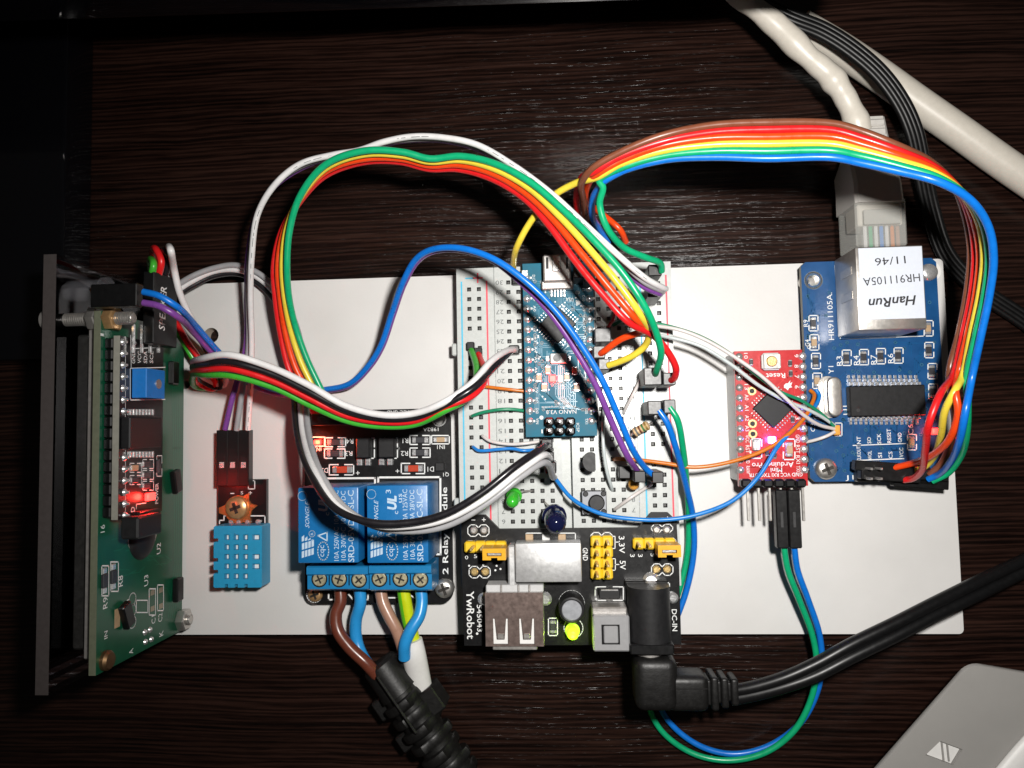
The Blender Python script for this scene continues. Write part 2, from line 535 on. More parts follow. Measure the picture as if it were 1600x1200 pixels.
FROSTA = M('polished_acrylic_end', (.16, .15, .155), .3, alpha=.30); CORD = M('black_cord_pvc', (.0035, .0035, .0037), .42, var=.3, spec=.35)
SCREWT = M('terminal_screw_plate', (.66, .60, .40), .36, metal=.65, var=.3, bump=.4, bscale=1200); BTNM = M('button_plate', (.26, .27, .29), .5, metal=.15, var=.1)
FROST = M('sawn_acrylic_edge', (.062, .052, .050), .6, var=.1)
PLUG = M('clear_plug', (.50, .50, .47), .18, alpha=.42, var=.0)
LEDG = M('green_led_resin', (.04, .42, .03), .22, var=.03, sss=.2); LEDIR = M('dark_blue_led_resin', (.006, .008, .035), .1, var=0); LEDCL = M('clear_led_resin', (.30, .30, .33), .04, alpha=.12, var=0)
W = {}
for n_, c_ in dict(white=(.64, .63, .63), black=(.010, .009, .011), red=(.62, .012, .014), green=(.045, .36, .030), brown=(.17, .055, .028), orange=(.72, .055, .006),
                   yellow=(.72, .56, .05), teal=(.004, .33, .14), blue=(.004, .145, .56), purple=(.17, .05, .26), grey=(.30, .30, .31), dred=(.50, .010, .016),
                   orange_s=(.60, .16, .012), blue_s=(.012, .19, .58), green_s=(.012, .22, .11), white_s=(.62, .58, .56), pale=(.50, .55, .55), mains_brown=(.125, .032, .018),
                   mains_tan=(.36, .20, .14), mains_blue=(.02, .26, .60), lime=(.52, .60, .01), mgreen=(.08, .38, .01)).items():
    W[n_] = M('pvc_'+n_, c_, .31, var=.08, nscale=420, rvar=.3, bump=.05, bscale=900)


def E(name, c, s):
    return M(name, c, .4, emit=c, estr=s)


def led_light(name, loc, c, energy, r=.0008):
    l = bpy.data.lights.new(name, 'POINT'); l.energy = energy; l.color = c; l.shadow_soft_size = r
    o = bpy.data.objects.new(name, l); col.objects.link(o); o.location = Vector(loc)*S
    return o

# ------------------------------------------------------------------ the setting
me = mk('table_top', [(-900, -700, 0), (900, -700, 0), (900, 700, 0), (-900, 700, 0), (-900, -700, -22), (900, -700, -22), (900, 700, -22), (-900, 700, -22)],
        [(0, 1, 2, 3), (7, 6, 5, 4), (0, 4, 5, 1), (1, 5, 6, 2), (2, 6, 7, 3), (3, 7, 4, 0)], WOOD)
tag(add(None, 'table_top', me, (0, 0, 0)), 'dark brown wood grain table top under the whole assembly', 'table', kind='structure')


def black_slab(name, label, cat, poly, z0, z1):
    cx = sum(p[0] for p in poly)/len(poly); cy = sum(p[1] for p in poly)/len(poly)
    me = m_prism([[(x-cx, y-cy) for x, y in poly]], 0, z1-z0, GLOSSB)
    bm = bmesh.new(); bm.from_mesh(me)
    bmesh.ops.remove_doubles(bm, verts=bm.verts[:], dist=1e-7)
    bmesh.ops.bevel(bm, geom=[e for e in bm.edges if len(e.link_faces) == 2 and e.calc_face_angle(0) > .5], offset=.0009, segments=3, profile=.5, affect='EDGES')
    bm.to_mesh(me); bm.free(); sharp(me, 40)
    return tag(add(None, name, me, (cx, cy, z0)), label, cat)


a = P(0, 36, 44); b = P(900, 6, 44)
d = (b-a); k = (a.x+330)/d.x
L0 = a-d*((a.x+300)/d.x); R0 = a+d*((62-a.x)/d.x)
black_slab('overhanging_shelf', 'glossy black shelf edge shading the table along the top left', 'shelf',
           [(L0.x, L0.y), (R0.x, R0.y), (R0.x, R0.y+200), (L0.x, L0.y+200)], 44, 62)
a = P(100, 300, 12); b = P(101, 560, 12)
black_slab('black_case', 'low glossy black case behind the upright display', 'case', [(a.x, b.y), (a.x, a.y+62), (a.x-200, a.y+62), (a.x-200, b.y)], 0, 12)

# white base board with its drilled holes
hs = []
for u, v, r in ((330, 524, 2.1), (290, 601, 1.2)):
    p = P(u, v, BT); hs.append(circle(p.x, p.y, r, 18))
me = m_prism([rrect(-111.5, -53.3, 99.0, 42.0, 1.2)]+hs, 0, BT, WHITEB, WEDGE, WEDGE)
tag(add(None, 'base_board', me, (0, 0, 0)), 'white laminated board that carries all the circuit modules', 'board')


def seg_screw(parent, name, u, v, r, z0, h, mat=STEEL, cross=.62):
    """pan head screw with a cross recess"""
    c = P(u, v, z0+h)
    prof = [(r, 0), (r, h*.35), (r*.93, h*.66), (r*.72, h*.9), (r*.4, h), (.001, h)]
    o = add(parent, name, m_lathe(prof, mat, 24), (c.x, c.y, z0))
    if cross:
        for k in (0, 1):
            add(o, 'recess', m_box(r*2*cross, r*.30, .2, DARKREC, .04), (c.x, c.y, z0+h-.13), math.radians(20+90*k))
    return o


def smd(parent, name, u0, v0, u1, v1, z, h, body, horiz=True, cap=TIN, gap=.28):
    """chip part: body with a soldered cap at each end"""
    if horiz:
        g = (u1-u0)*gap
        o = pbox(parent, name, u0+g*.8, v0, u1-g*.8, v1, z, z+h, body, .08)
        for a, b in ((u0, u0+g), (u1-g, u1)): pbox(o, 'solder_cap', a, v0-.3, b, v1+.3, z, z+h*.92, cap, .2)
    else:
        g = (v1-v0)*gap
        o = pbox(parent, name, u0, v0+g*.8, u1, v1-g*.8, z, z+h, body, .08)
        for a, b in ((v0, v0+g), (v1-g, v1)): pbox(o, 'solder_cap', u0-.3, a, u1+.3, b, z, z+h*.92, cap, .2)
    return o


def traces(acc, u0, v0, u1, v1, n, seed, w=.2, via=None):
    r = random.Random(seed)
    for _ in range(n):
        u, v = r.uniform(u0, u1), r.uniform(v0, v1)
        pts = [(u, v)]
        d = r.choice([(1, 0), (-1, 0), (0, 1), (0, -1)])
        for k in range(r.randint(2, 4)):
            l = r.uniform(6, 38)
            u, v = min(max(u+d[0]*l, u0), u1), min(max(v+d[1]*l, v0), v1)
            pts.append((u, v))
            s = r.choice((-1, 1))
            d = (d[0]+s*abs(d[1]), d[1]+s*abs(d[0])) if k % 2 == 0 else r.choice([(d[0], 0), (0, d[1])])
            if abs(d[0])+abs(d[1]) == 0: d = (1, 0)
        m = r.choice((1, 1, 2, 3))
        for q in range(m):
            acc.line([(min(a+q*3.0, u1), min(b+q*3.0, v1)) for a, b in pts], w)
        if via is not None:
            via.ring(pts[-1][0], pts[-1][1], .34, .16, 10)
            if r.random() < .5: via.ring(pts[0][0], pts[0][1], .34, .16, 10)


def leads(parent, name, items, mat=TIN):
    """many tiny solder feet joined as one part: list of (u, v, z0, z1, w_mm, l_mm, rot)"""
    o0 = WM[parent.name].translation/S
    vs, fs = [], []
    for u, v, z0, z1, a, b, rot in items:
        c = P(u, v, z1); ca, sa = math.cos(rot), math.sin(rot)
        base = len(vs)
        for zz, k in ((z0, 1.0), (z1-.12, 1.0), (z1, .7)):
            for x, y in ((-a/2, -b/2), (a/2, -b/2), (a/2, b/2), (-a/2, b/2)):
                x *= k; y *= k
                vs.append((c.x+x*ca-y*sa-o0.x, c.y+x*sa+y*ca-o0.y, zz-o0.z))
        for i in (0, 4):
            for j in range(4): fs.append((base+i+j, base+i+(j+1) % 4, base+i+4+(j+1) % 4, base+i+4+j))
        fs.append((base+8, base+9, base+10, base+11))
    return add(parent, name, mk(name, vs, fs, mat), o0, None, None, 'stuff')


def quad_chip(parent, u, v, side, z, h, rot, n=8):
    """square chip turned 45 degrees with feet on all four sides"""
    c = P(u, v, z+h)
    o = add(parent, 'chip', m_box(side, side, h-.1, BLKG, .15), (c.x, c.y, z+.1), rot)
    px = 1/mmpx(u, v, z)
    it = []
    for s in range(4):
        a = rot+s*R90
        for k in range(n):
            t = (k-(n-1)/2)*.8*side/7.0
            for off, ln in ((side/2+.32, .42), (side/2+1.1, .45)):
                x, y = off, t
                it.append((u+(x*math.cos(a)-y*math.sin(a))*px, v-(x*math.sin(a)+y*math.cos(a))*px, z, z+(.75 if off < side/2+.6 else .3), ln, .30, a))
    leads(o, 'leads', it)
    return o


def housing(parent, u0, v0, u1, v1, z0, z1, name='connector_housing', mat=None, pin=True):
    o = pbox(parent, name, u0, v0, u1, v1, z0, z1, mat or BLK, .15)
    return o


# ------------------------------------------------------------------ relay module
Z = 8.6
rel = thing('relay_module', 'black board with two blue relays between temperature sensor and breadboard', 'relay module', P(590, 790, BT))
a = P(476, 640, Z); b = P(707.5, 942, Z)
o0 = Vector((-48.5, -19, 0))
outl = rrect(a.x-o0.x, b.y-o0.y, b.x-o0.x, 6.0-o0.y, 2.6)
hl = []
for u, v, r in ((686, 655, 1.5), (491, 929, 1.5)):
    p = P(u, v, Z)-o0; hl.append(circle(p.x, p.y, r, 18))
add(rel, 'circuit_board', m_prism([outl]+hl, Z-1.6, Z, PCB_BK, PCB_EDGE_D), o0)
for u, v in ((491, 929), (693, 921), (686, 655), (490, 655)):
    pcyl(rel, 'spacer', u, v, 2.6 if u != 686 else 2.9, BT, Z-1.62, STEELD if u != 686 else WHP, 0, 14) if u != 686 else None
seg_screw(rel, 'screw', 693, 921, 2.45, Z, 1.7)
seg_screw(rel, 'screw', 491, 930, 1.9, Z, 1.2, BRASS)
sk = Acc(z=Z+.03)
sk.ring(686, 655, 1.75, .3); sk.ring(491, 929, 2.0, .3)
for (u0, v0, u1, v1) in ((508, 684, 540, 698), (507, 701.5, 539, 716), (640.5, 680.5, 672, 694.5), (640.5, 700, 672, 714.5), (514.5, 726, 552.5, 742), (627, 724, 663.5, 740)):
    sk.brackets(u0, v0, u1, v1, .3)
sk.rect(674.5, 680.5, 702, 693.5, .3)
sk.rect(484, 683, 507, 697, .25)
sk.text('R4', 546.5, 689.5, 11, 7.5, 180); sk.text('R3', 545, 708.5, 11, 7.5, 180); sk.text('R1', 633.5, 688.5, 9, 7.5, 180); sk.text('R2', 632, 708.5, 11, 7.5, 180)
sk.text('D2', 507, 735, 11, 7.5, 180); sk.text('D1', 673, 733, 10, 7.5, 180); sk.text('Q1', 697, 741, 9, 7, 180); sk.text('IN1', 689, 698.5, 12, 6, 180); sk.text('IN2', 496, 702, 12, 6, 180)
sk.text('19B2A', 673, 671, 24, 5.5, 180); sk.text('VCC VCC GND', 632, 643.5, 56, 5, 180)
sk.text('2 Relay Module', 696.5, 829, 136, 11.5, 90, .012)
sk.line([(504, 747.5), (586, 747), (586, 756)], .5); sk.line([(504, 748), (504, 757)], .5); sk.line([(591, 756), (591, 746), (688, 745.5), (688.5, 866), (683, 866)], .5)
sk.line([(684, 757), (684.5, 862)], .3)
for u in (597, 617): sk.line([(u+4, 684.5), (u+4, 692)], .3)
sk.line([(617, 684.5), (621, 684.5), (621, 698)], .3); sk.line([(617, 716), (621, 716), (621, 703)], .3); sk.ring(621, 700.5, .4, .25, 10)
sk.line([(581, 684.5), (585, 684.5), (585, 698)], .3); sk.line([(581, 716), (585, 716), (585, 703)], .3)
sk.text('+', 559, 739, 6, 6, 0); sk.text('+', 621, 736, 6, 6, 0)
sk.line([(513.5, 929), (513.5, 937), (528, 937)], .4); sk.line([(575, 929), (575, 937), (569, 937)], .4); sk.line([(606, 934), (626, 934)], .35); sk.line([(640, 929), (650, 936), (660, 936)], .35); sk.line([(545, 929), (551, 936)], .4)
sk.build(rel, 'silkscreen_print', SILK)
for u0, v0, u1, v1 in ((556, 684, 577, 716), (590.5, 684, 616, 715.5)):
    o = pbox(rel, 'optocoupler', u0, v0, u1, v1, Z+.3, Z+3.6, BLKG, .3)
    leads(o, 'leads', [(u0+5+k*13, v1+q, Z, Z+.9, 1.3, 1.1, 0) for k in (0, 1) for q in (4, 8)])
for (u0, v0, u1, v1) in ((511, 686.5, 537, 695.5), (510, 704, 536, 713.5), (643.5, 683, 669, 692), (643.5, 702.5, 669, 712)):
    smd(rel, 'chip_resistor', u0, v0, u1, v1, Z, .6, RESBK)
for (u0, v0, u1, v1) in ((519, 729, 549, 739), (631, 727, 660, 737)):
    smd(rel, 'glass_diode', u0, v0, u1, v1, Z, 1.3, GLASSR)
smd(rel, 'indicator_led', 677, 683, 700, 691, Z, .8, TAN)
pbox(rel, 'transistor', 680, 723, 694, 736, Z, Z+1.0, BLKG, .15)
LED_RED = E('red_led_glow', (1.0, .022, .018), 9.0)
o = pbox(rel, 'lit_led', 490, 687, 501, 695, Z, Z+.9, LED_RED, .2)
o['label'] = 'red indicator lamp lit at the board edge'
p = P(494, 691, Z+1.6); led_light('relay_indicator_light', p, (1, .07, .02), .008)
pbox(rel, 'pin_header', 486, 646, 556, 664, Z, Z+8.0, BLK, .2)
pbox(rel, 'jumper_header', 592, 645, 652, 659, Z, Z+2.5, BLK, .2)
RZ = Z+15.6
tops = []
for i, (u0, v0, u1, v1) in enumerate(((465.3, 761, 560, 879.7), (573, 757.8, 668.8, 879.7))):
    c, wa, wb = prect(u0, v0, u1, v1, RZ)
    r = add(rel, 'relay', m_box(wa, wb, 15.4, RELAY, .35, 2), (c.x, c.y, Z+.2))
    du, dv = u0-465.3, (v1-v0)/118.7
    t = Acc(z=RZ+.03)
    V = lambda y: v0+(y-761)*dv
    t.text('SONGLE', 480+du, V(804), 42, 6.5, 90, .0, .35)
    for q in range(4):
        x0 = 471.5+du+q*5.0
        for s in range(3):
            t.poly([t.at(x0+s*.2, V(872-q*1.5-s*12.6)), t.at(x0+3.8+s*.2, V(870.5-q*1.5-s*12.6)), t.at(x0+3.8+s*.2, V(860.5-q*1.5-s*12.6)), t.at(x0+s*.2, V(862-q*1.5-s*12.6))] if s < 2 else
                   [t.at(x0, V(846.5-q)), t.at(x0+3.8, V(845-q)), t.at(x0+3.8, V(836+q*2)), t.at(x0, V(839+q*2))])
    t.ring(487.5+du, V(834), .75, .16, 14); t.text('R', 487.5+du, V(834), 4, 4, 90)
    t.ring(505+du, V(861), 1.35, .22, 20, 1.6); t.text('cqc', 505+du, V(861), 18, 8.5, 90)
    t.line([(497+du, V(837)), (511+du, V(845)), (511+du, V(832)), (497+du, V(837))], .3); t.line([(503, 838), (509, 838)], .2) if False else None
    t.text('UL', 612.5-573+465.3+du, V(788), 22, 15, 90, .05, .2); t.text('us', 518+du, V(781), 14, 5, 90); t.text('3', 499+du, V(771), 6, 8, 90); t.text('c', 512+du, V(803), 5, 5, 90)
    t.text('10A 250VAC 10A 125VAC', 525.5+du, V(821), 110, 7.5, 90); t.text('10A 30VDC 10A 28VDC', 536.5+du, V(821), 108, 7.5, 90)
    t.text('SRD-05VDC-SL-C', 548.5+du, V(822), 112, 9.5, 90, .005)
    t.ring(472.5+du, V(775), 1.1, .12, 18)
    t.build(r, 'printed_marking', SILKG)
for j, (u0, v0, u1, v1, sx, sy) in enumerate(((480.3, 884, 576, 924, (499, 530, 561), 905), (577.3, 882, 674.6, 925, (592.8, 625.6, 657), 904.5))):
    tz = Z+10.0
    c, wa, wb = prect(u0, v0, u1, v1, tz)
    # stepped profile: screw face plus a higher sloping back rail
    prof = [(-wb/2, 0), (-wb/2, 8.6), (-wb/2+.6, 10), (wb/2-2.4, 10), (wb/2-1.9, 10.7), (wb/2-.3, 10.7), (wb/2, 10.2), (wb/2, 0)]
    vs = [(-wa/2, y, z) for y, z in prof]+[(wa/2, y, z) for y, z in prof]
    n = len(prof)
    fs = [tuple(reversed(range(n))), tuple(range(n, 2*n))]+[((i+1) % n, i, n+i, n+(i+1) % n) for i in range(n)]
    fs = [tuple(reversed(f)) for f in fs]
    tb = add(rel, 'terminal_block', mk('terminal', vs, fs, TERM), (c.x, c.y, Z))
    for k, u in enumerate(sx):
        p = P(u, sy+(0, 0, 1)[k], tz)
        add(tb, 'screw_well', m_lathe([(2.0, 0), (2.0, .06), (1.72, .06), (1.72, 0)], BLK, 20), (p.x, p.y, tz))
        so = add(tb, 'terminal_screw', m_lathe([(1.7, 0), (1.7, .12), (1.5, .3), (.001, .3)], SCREWT, 20), (p.x, p.y, tz-.02))
        for q in (0, 1): add(tb, 'screw_slot', m_box(2.2, .42, .12, DARKREC, .03), (p.x, p.y, tz+.22), math.radians((25, 70, 40)[k]+90*q))
        if k < 2:
            pe = P((sx[k]+sx[k+1])/2, sy, tz); add(tb, 'divider_groove', m_box(.28, 3.0, .05, BLK, 0), (pe.x, pe.y, tz))
        add(tb, 'wire_port', m_box(3.0, .12, 3.4, BLK, 0), (p.x, c.y-wb/2, Z+1.2))

# ------------------------------------------------------------------ temperature sensor module
Z = 7.4
dht = thing('temperature_sensor', 'small black board with bright blue slotted sensor box beside display', 'sensor', P(380, 840, BT))
pbox(dht, 'circuit_board', 340, 749, 416, 912, Z-1.6, Z, PCB_BK, .1)
pbox(dht, 'board_foot', 345, 770, 410, 905, BT, Z-1.62, BLK, .1)
ZT = Z+5.8
a = P(334, 822, ZT); b = P(409, 918, ZT)
out = []
x0, x1, y0, y1 = a.x, b.x, b.y, a.y
h = y1-y0
out = [(x0+.3, y0), (x0+3.0, y0), (x0+3.0, y0+.9), (x0+3.8, y0+.9), (x0+3.8, y0), (x0+5.6, y0), (x0+5.6, y0+.9), (x0+6.4, y0+.9), (x0+6.4, y0), (x0+8.2, y0), (x0+8.2, y0+.9), (x0+9, y0+.9), (x0+9, y0), (x1-.3, y0), (x1, y0+.3), (x1, y1-.3), (x1-.3, y1), (x0+.3, y1), (x0, y1-.3)]
for f in (.74, .42, .23)[::1]:
    yy = y0+h*f+.0
    out += [(x0, yy+.9), (x0+1.2, yy+.9), (x0+1.2, yy), (x0, yy)]
out += [(x0, y0+.3)]
hl = []
for r_, v in enumerate((839.5, 855, 870, 885, 900.5)):
    for c_, u in enumerate((354.5, 369, 383.5, 400)):
        if c_ == 3 and r_ in (1, 4): continue
        p = P(u, v, ZT); sx = .66 if c_ < 3 else .95
        hl.append([(p.x-sx, p.y-.68), (p.x+sx, p.y-.68), (p.x+sx, p.y+.68), (p.x-sx, p.y+.68)])
add(dht, 'slotted_case', m_prism([out]+hl, Z+.3, ZT, DHTB), (0, 0, 0))
wbox(dht, 'sensing_element', (x0+1.6, y0+1.4, Z+.1), (x1-.6, y1-1.2, ZT-1.5), WHP, .1)
sk = Acc(z=Z+.03)
sk.line([(343, 818), (343, 813), (350, 813), (350, 806), (414, 806), (414, 816)], .3); sk.rect(388, 751, 398, 764, .25)
sk.text('-', 363, 771, 6, 1.5); sk.text('S', 378, 770, 4, 5); sk.text('+', 391, 770, 5.5, 5.5)
sk.build(dht, 'silkscreen_print', SILK)
for u in (360, 372, 386, 402): pcyl(dht, 'solder_joint', u, 816, .75, Z, Z+.8, TIN, .3, 10)
pw = P(372, 796, Z+.6)
wz = []
for k in range(24):
    an = 2*math.pi*k/24
    r = 3.7+(1.6 if k in (2, 10, 11, 19, 23) else 0)
    wz.append((r*math.cos(an), r*math.sin(an)))
add(dht, 'washer', m_prism([wz], 0, .6, COPPER), (pw.x, pw.y, Z+.04), math.radians(25))
seg_screw(dht, 'screw', 367, 794, 3.0, Z+.64, 1.6, BRASS, .5)

# ------------------------------------------------------------------ breadboard
BZ = 12.5
bbx, bby = .77, (37.80-23.11)/2 + 0.0
row6 = -23.11


def rowy(r): return row6+(r-6)*2.54


bb_y0, bb_y1 = rowy(1)-3.4, rowy(30)+4.0
bb = thing('breadboard', 'white solderless breadboard with red and blue rail lines in the middle', 'breadboard', (bbx, (bb_y0+bb_y1)/2, BT))
vs, fs, mi = [], [], []


def quad(p, m=0):
    b_ = len(vs); vs.extend(p); fs.append(tuple(range(b_, b_+len(p)))); mi.append(m)


def cell(x, y, hole=True, sz=2.54, hw=.52):
    h_ = sz/2
    if not hole:
        quad([(x-h_, y-h_, BZ), (x+h_, y-h_, BZ), (x+h_, y+h_, BZ), (x-h_, y+h_, BZ)]); return
    o_ = [(x-h_, y-h_), (x+h_, y-h_), (x+h_, y+h_), (x-h_, y+h_)]; i_ = [(x-hw, y-hw), (x+hw, y-hw), (x+hw, y+hw), (x-hw, y+hw)]
    k_ = [(x+(q[0]-x)*.55, y+(q[1]-y)*.55) for q in i_]
    for j in range(4):
        j2 = (j+1) % 4
        quad([(*o_[j], BZ), (*o_[j2], BZ), (*i_[j2], BZ), (*i_[j], BZ)])
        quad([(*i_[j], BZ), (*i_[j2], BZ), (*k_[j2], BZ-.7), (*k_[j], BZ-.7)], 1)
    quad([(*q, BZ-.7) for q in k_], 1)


ya, yb = rowy(1)-1.27, rowy(30)+1.27
for r in range(1, 31):
    for c_ in (3.81, 6.35, 8.89, 11.43, 13.97):
        for s in (-1, 1): cell(s*c_, rowy(r))
for r in range(30):
    y = rowy(30)-1.5-r*2.54
    for c_ in (21.59, 24.13):
        for s in (-1, 1): cell(s*c_, y, r % 6 != 5)
rt, rb = rowy(30)-1.5+1.27, rowy(30)-1.5-29*2.54-1.27


def strip(x0, x1, y0, y1, z=None):
    z = BZ if z is None else z
    quad([(x0, y0, z), (x1, y0, z), (x1, y1, z), (x0, y1, z)])


for s in (-1, 1):
    for x0, x1 in ((2.54, 15.24),):
        strip(*sorted((s*x0, s*x1)), bb_y0, ya); strip(*sorted((s*x0, s*x1)), yb, bb_y1)
    strip(*sorted((s*20.32, s*25.4)), bb_y0, rb); strip(*sorted((s*20.32, s*25.4)), rt, bb_y1)
    strip(*sorted((s*25.4, s*27.4)), bb_y0, bb_y1)
    strip(*sorted((s*15.24, s*17.6)), bb_y0, bb_y1); strip(*sorted((s*17.8, s*20.32)), bb_y0, bb_y1)
    a_, b_ = sorted((s*17.6, s*17.8)); strip(a_, b_, bb_y0, bb_y1, BZ-.6)
    for xx, dr in ((s*17.6, 1), (s*17.8, -1)): quad([(xx, bb_y0, BZ), (xx, bb_y1, BZ), (xx, bb_y1, BZ-.6), (xx, bb_y0, BZ-.6)])
    strip(*sorted((s*1.3, s*2.54)), bb_y0, bb_y1)
    quad([(s*1.3, bb_y0, BZ), (s*1.3, bb_y1, BZ), (s*1.3, bb_y1, BZ-3), (s*1.3, bb_y0, BZ-3)])
    quad([(s*27.4, bb_y0, BZ), (s*27.4, bb_y1, BZ), (s*27.4, bb_y1, BT+.02), (s*27.4, bb_y0, BT+.02)])
strip(-1.3, 1.3, bb_y0, bb_y1, BZ-3)
for y in (bb_y0, bb_y1): quad([(-27.4, y, BT+.02), (27.4, y, BT+.02), (27.4, y, BZ), (-27.4, y, BZ)])
yc = (bb_y0+bb_y1)/2
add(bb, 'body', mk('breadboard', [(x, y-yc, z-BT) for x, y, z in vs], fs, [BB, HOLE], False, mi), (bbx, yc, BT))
for yy in (yb-18, yb-58):
    wbox(bb, 'side_lug', (bbx-27.4, yy-1.6, BT+2), (bbx-29.2, yy+1.6, BT+6.5), BB, .3)


class MAcc(Acc):
    """marks placed in breadboard millimetres"""
    def at(self, x, y): return Vector((x+bbx, y, self.z))


for m_, xs, nm in ((BBLINE_B, (-26.1, 19.55), 'blue_rail_line'), (BBLINE_R, (-19.55, 26.1), 'red_rail_line')):
    for x in xs:
        t = MAcc(z=BZ+.03); t.line([(x, bb_y0+3), (x, rowy(30)+.4)], .42)
        if m_ is BBLINE_B: t.line([(x+1.2, bb_y1-2.6), (x+3.0, bb_y1-2.6)], .35)
        else:
            t.line([(x-3.4, bb_y1-2.6), (x-1.2, bb_y1-2.6)], .4); t.line([(x-2.3, bb_y1-3.7), (x-2.3, bb_y1-1.5)], .4)
        t.build(bb, nm, m_)
for x in (-16.3, 16.3):
    t = MAcc(z=BZ+.03)
    for r in range(1, 31):
        tv, tf = glyphs(str(r)); wd = 1.9 if r > 9 else .9
        x0 = min(p[0] for p in tv); x1 = max(p[0] for p in tv); y0 = min(p[1] for p in tv); y1 = max(p[1] for p in tv)
        base = len(t.v)
        for px_, py_ in tv:
            t.v.append((bbx+x-((px_-x0)/(x1-x0)-.5)*wd, rowy(r)-((py_-y0)/(y1-y0)-.5)*1.15, BZ+.03))
        t.f += [tuple(i+base for i in f) for f in tf]
    t.build(bb, 'row_numbers', INK)

# ------------------------------------------------------------------ nano board
Z = 16.6
nano = thing('microcontroller_board', 'teal blue narrow microcontroller board with mini socket plugged into breadboard', 'circuit board', P(875, 550, BZ))
a = P(816, 412, Z); b = P(933, 681, Z)
wbox(nano, 'circuit_board', (a.x, b.y, Z-1.6), (b.x, a.y, Z), PCB_BL2, .08)
for u in (824, 923): pbox(nano, 'header_strip', u-7, 432, u+9, 664, BZ+.02, Z-1.62, BLK, .1)
tr = Acc(z=Z+.012); sk = Acc(z=Z+.03)
traces(tr, 836, 440, 915, 640, 46, 3, .16, sk)
for k in range(4): tr.line([(868+k*3.4, 572), (868+k*3.4, 618), (880+k*3.4, 632), (894+k*3.4, 640)], .16)
tr.build(nano, 'copper_traces', TR_BL2)
for k in range(4): sk.line([(873+k*2.8, 571), (873+k*2.8, 622), (885+k*2.8, 634)], .12)
sk.text('NANO V3.0', 877, 643.5, 47, 6.5, 180); sk.text('Arduino Compatible', 873, 635.5, 54, 4, 180); sk.text('USA', 890, 468, 12, 6, 172); sk.text('2008', 851, 469, 16, 6, 180)
for k, s_ in enumerate(('D13', '3V3', 'REF', 'A0', 'A1', 'A2', 'A3', 'A4', 'A5', 'A6', 'A7', '5V', 'RST', 'GND', 'VIN')):
    sk.text(s_, 834+k*.4, 434+16*k, 9, 4.2, -90)
for k, s_ in enumerate(('D12', 'D11', 'D10', 'D9', 'D8', 'D7', 'D6', 'D5', 'D4', 'D3', 'D2', 'GND', 'RST', 'RX0', 'TX1')):
    sk.text(s_, 911+k*.4, 434+16*k, 9, 4.2, -90)
for k in range(15):
    for u in (829.5+k*.37, 927.5+k*.31): sk.disc(u, 434+16*k, .3, 8)
vr2 = random.Random(9)
for _ in range(40): sk.disc(vr2.uniform(838, 908), vr2.uniform(455, 645), .22, 8)
sk.text('1', 847, 674, 2, 6, 0); sk.text('ICSP', 903, 668, 14, 4.5, -90); sk.disc(846, 652.5, .5); sk.disc(903.5, 473, .55)
sk.build(nano, 'silkscreen_print', SILK)
for k in range(15):
    for u in (822.6+k*.37, 920+k*.31):
        c = P(u, 434+16*k, Z+.6)
        o = add(nano, 'solder_joint', m_lathe([(.95, 0), (.8, .2), (.45, .55), (.3, .9), (.001, .95)], TIN, 12), (c.x, c.y, Z))
pbox(nano, 'mini_socket', 848.5, 397, 892, 440, Z, Z+4.0, STEELD, .4)
pbox(nano, 'socket_flange', 846, 438, 896, 452, Z, Z+2.2, STEELD, .3)
pbox(nano, 'socket_latch', 863, 398, 876, 424, Z+4.0, Z+4.35, TIN, .15)
for u in (853, 884): pbox(nano, 'socket_slot', u, 402, u+4, 420, Z+3.95, Z+4.08, BLK, 0)
leads(nano, 'socket_leads', [(862+k*5, q, Z, Z+.5, .5, 1.0, 0) for k in range(5) for q in (455, 461)])
quad_chip(nano, 871, 507, 6.6, Z, 1.1, math.radians(46))
o = pbox(nano, 'reset_button', 860, 552, 886, 567.5, Z, Z+1.7, WHP, .2); c = P(870.5, 559, Z+2.1); add(o, 'button_cap', m_lathe([(.95, 0), (.95, .45), (.001, .45)], GREYH, 16), (c.x, c.y, Z+1.7))
for u in (855, 889): pbox(nano, 'button_lead', u-2, 556, u+3, 564, Z, Z+.6, TIN, .1)
for u0, v0 in ((838, 583), (882, 582), (852, 571), (894, 572)): smd(nano, 'chip_resistor', u0, v0, u0+8, v0+14, Z, .6, TAN, False)
pbox(nano, 'lit_led', 858, 586, 869, 597, Z, Z+.8, LED_RED, .15); p = P(863, 591, Z+1.5); led_light('nano_indicator_light', p, (1, .03, .02), .0018)
pbox(nano, 'status_led', 872, 586, 880, 598, Z, Z+.8, WHP, .15)
smd(nano, 'chip_capacitor', 893, 538, 903, 545, Z, .8, WHP, True)
for u in (846, 897): smd(nano, 'chip_capacitor', u, 598, u+9, 612, Z, .7, TAN, False)
for k in range(3):
    for q in range(2):
        u0, v0 = 850.8+k*16.6, 652+q*14.2
        o = pbox(nano, 'pin_block', u0, v0, u0+15, v0+13.6, Z, Z+2.5, BLK, .45)
        pbox(o, 'pin', u0+5.6, v0+4.2, u0+9.6, v0+8.4, Z+2.5, Z+8.0, TIN, .12)
wbox(nano, 'corner_chip', (P(814, 420, 20).x, P(814, 432, 20).y, Z), (P(824, 420, 20).x, P(824, 418, 20).y, Z+.6), TIN, .1)

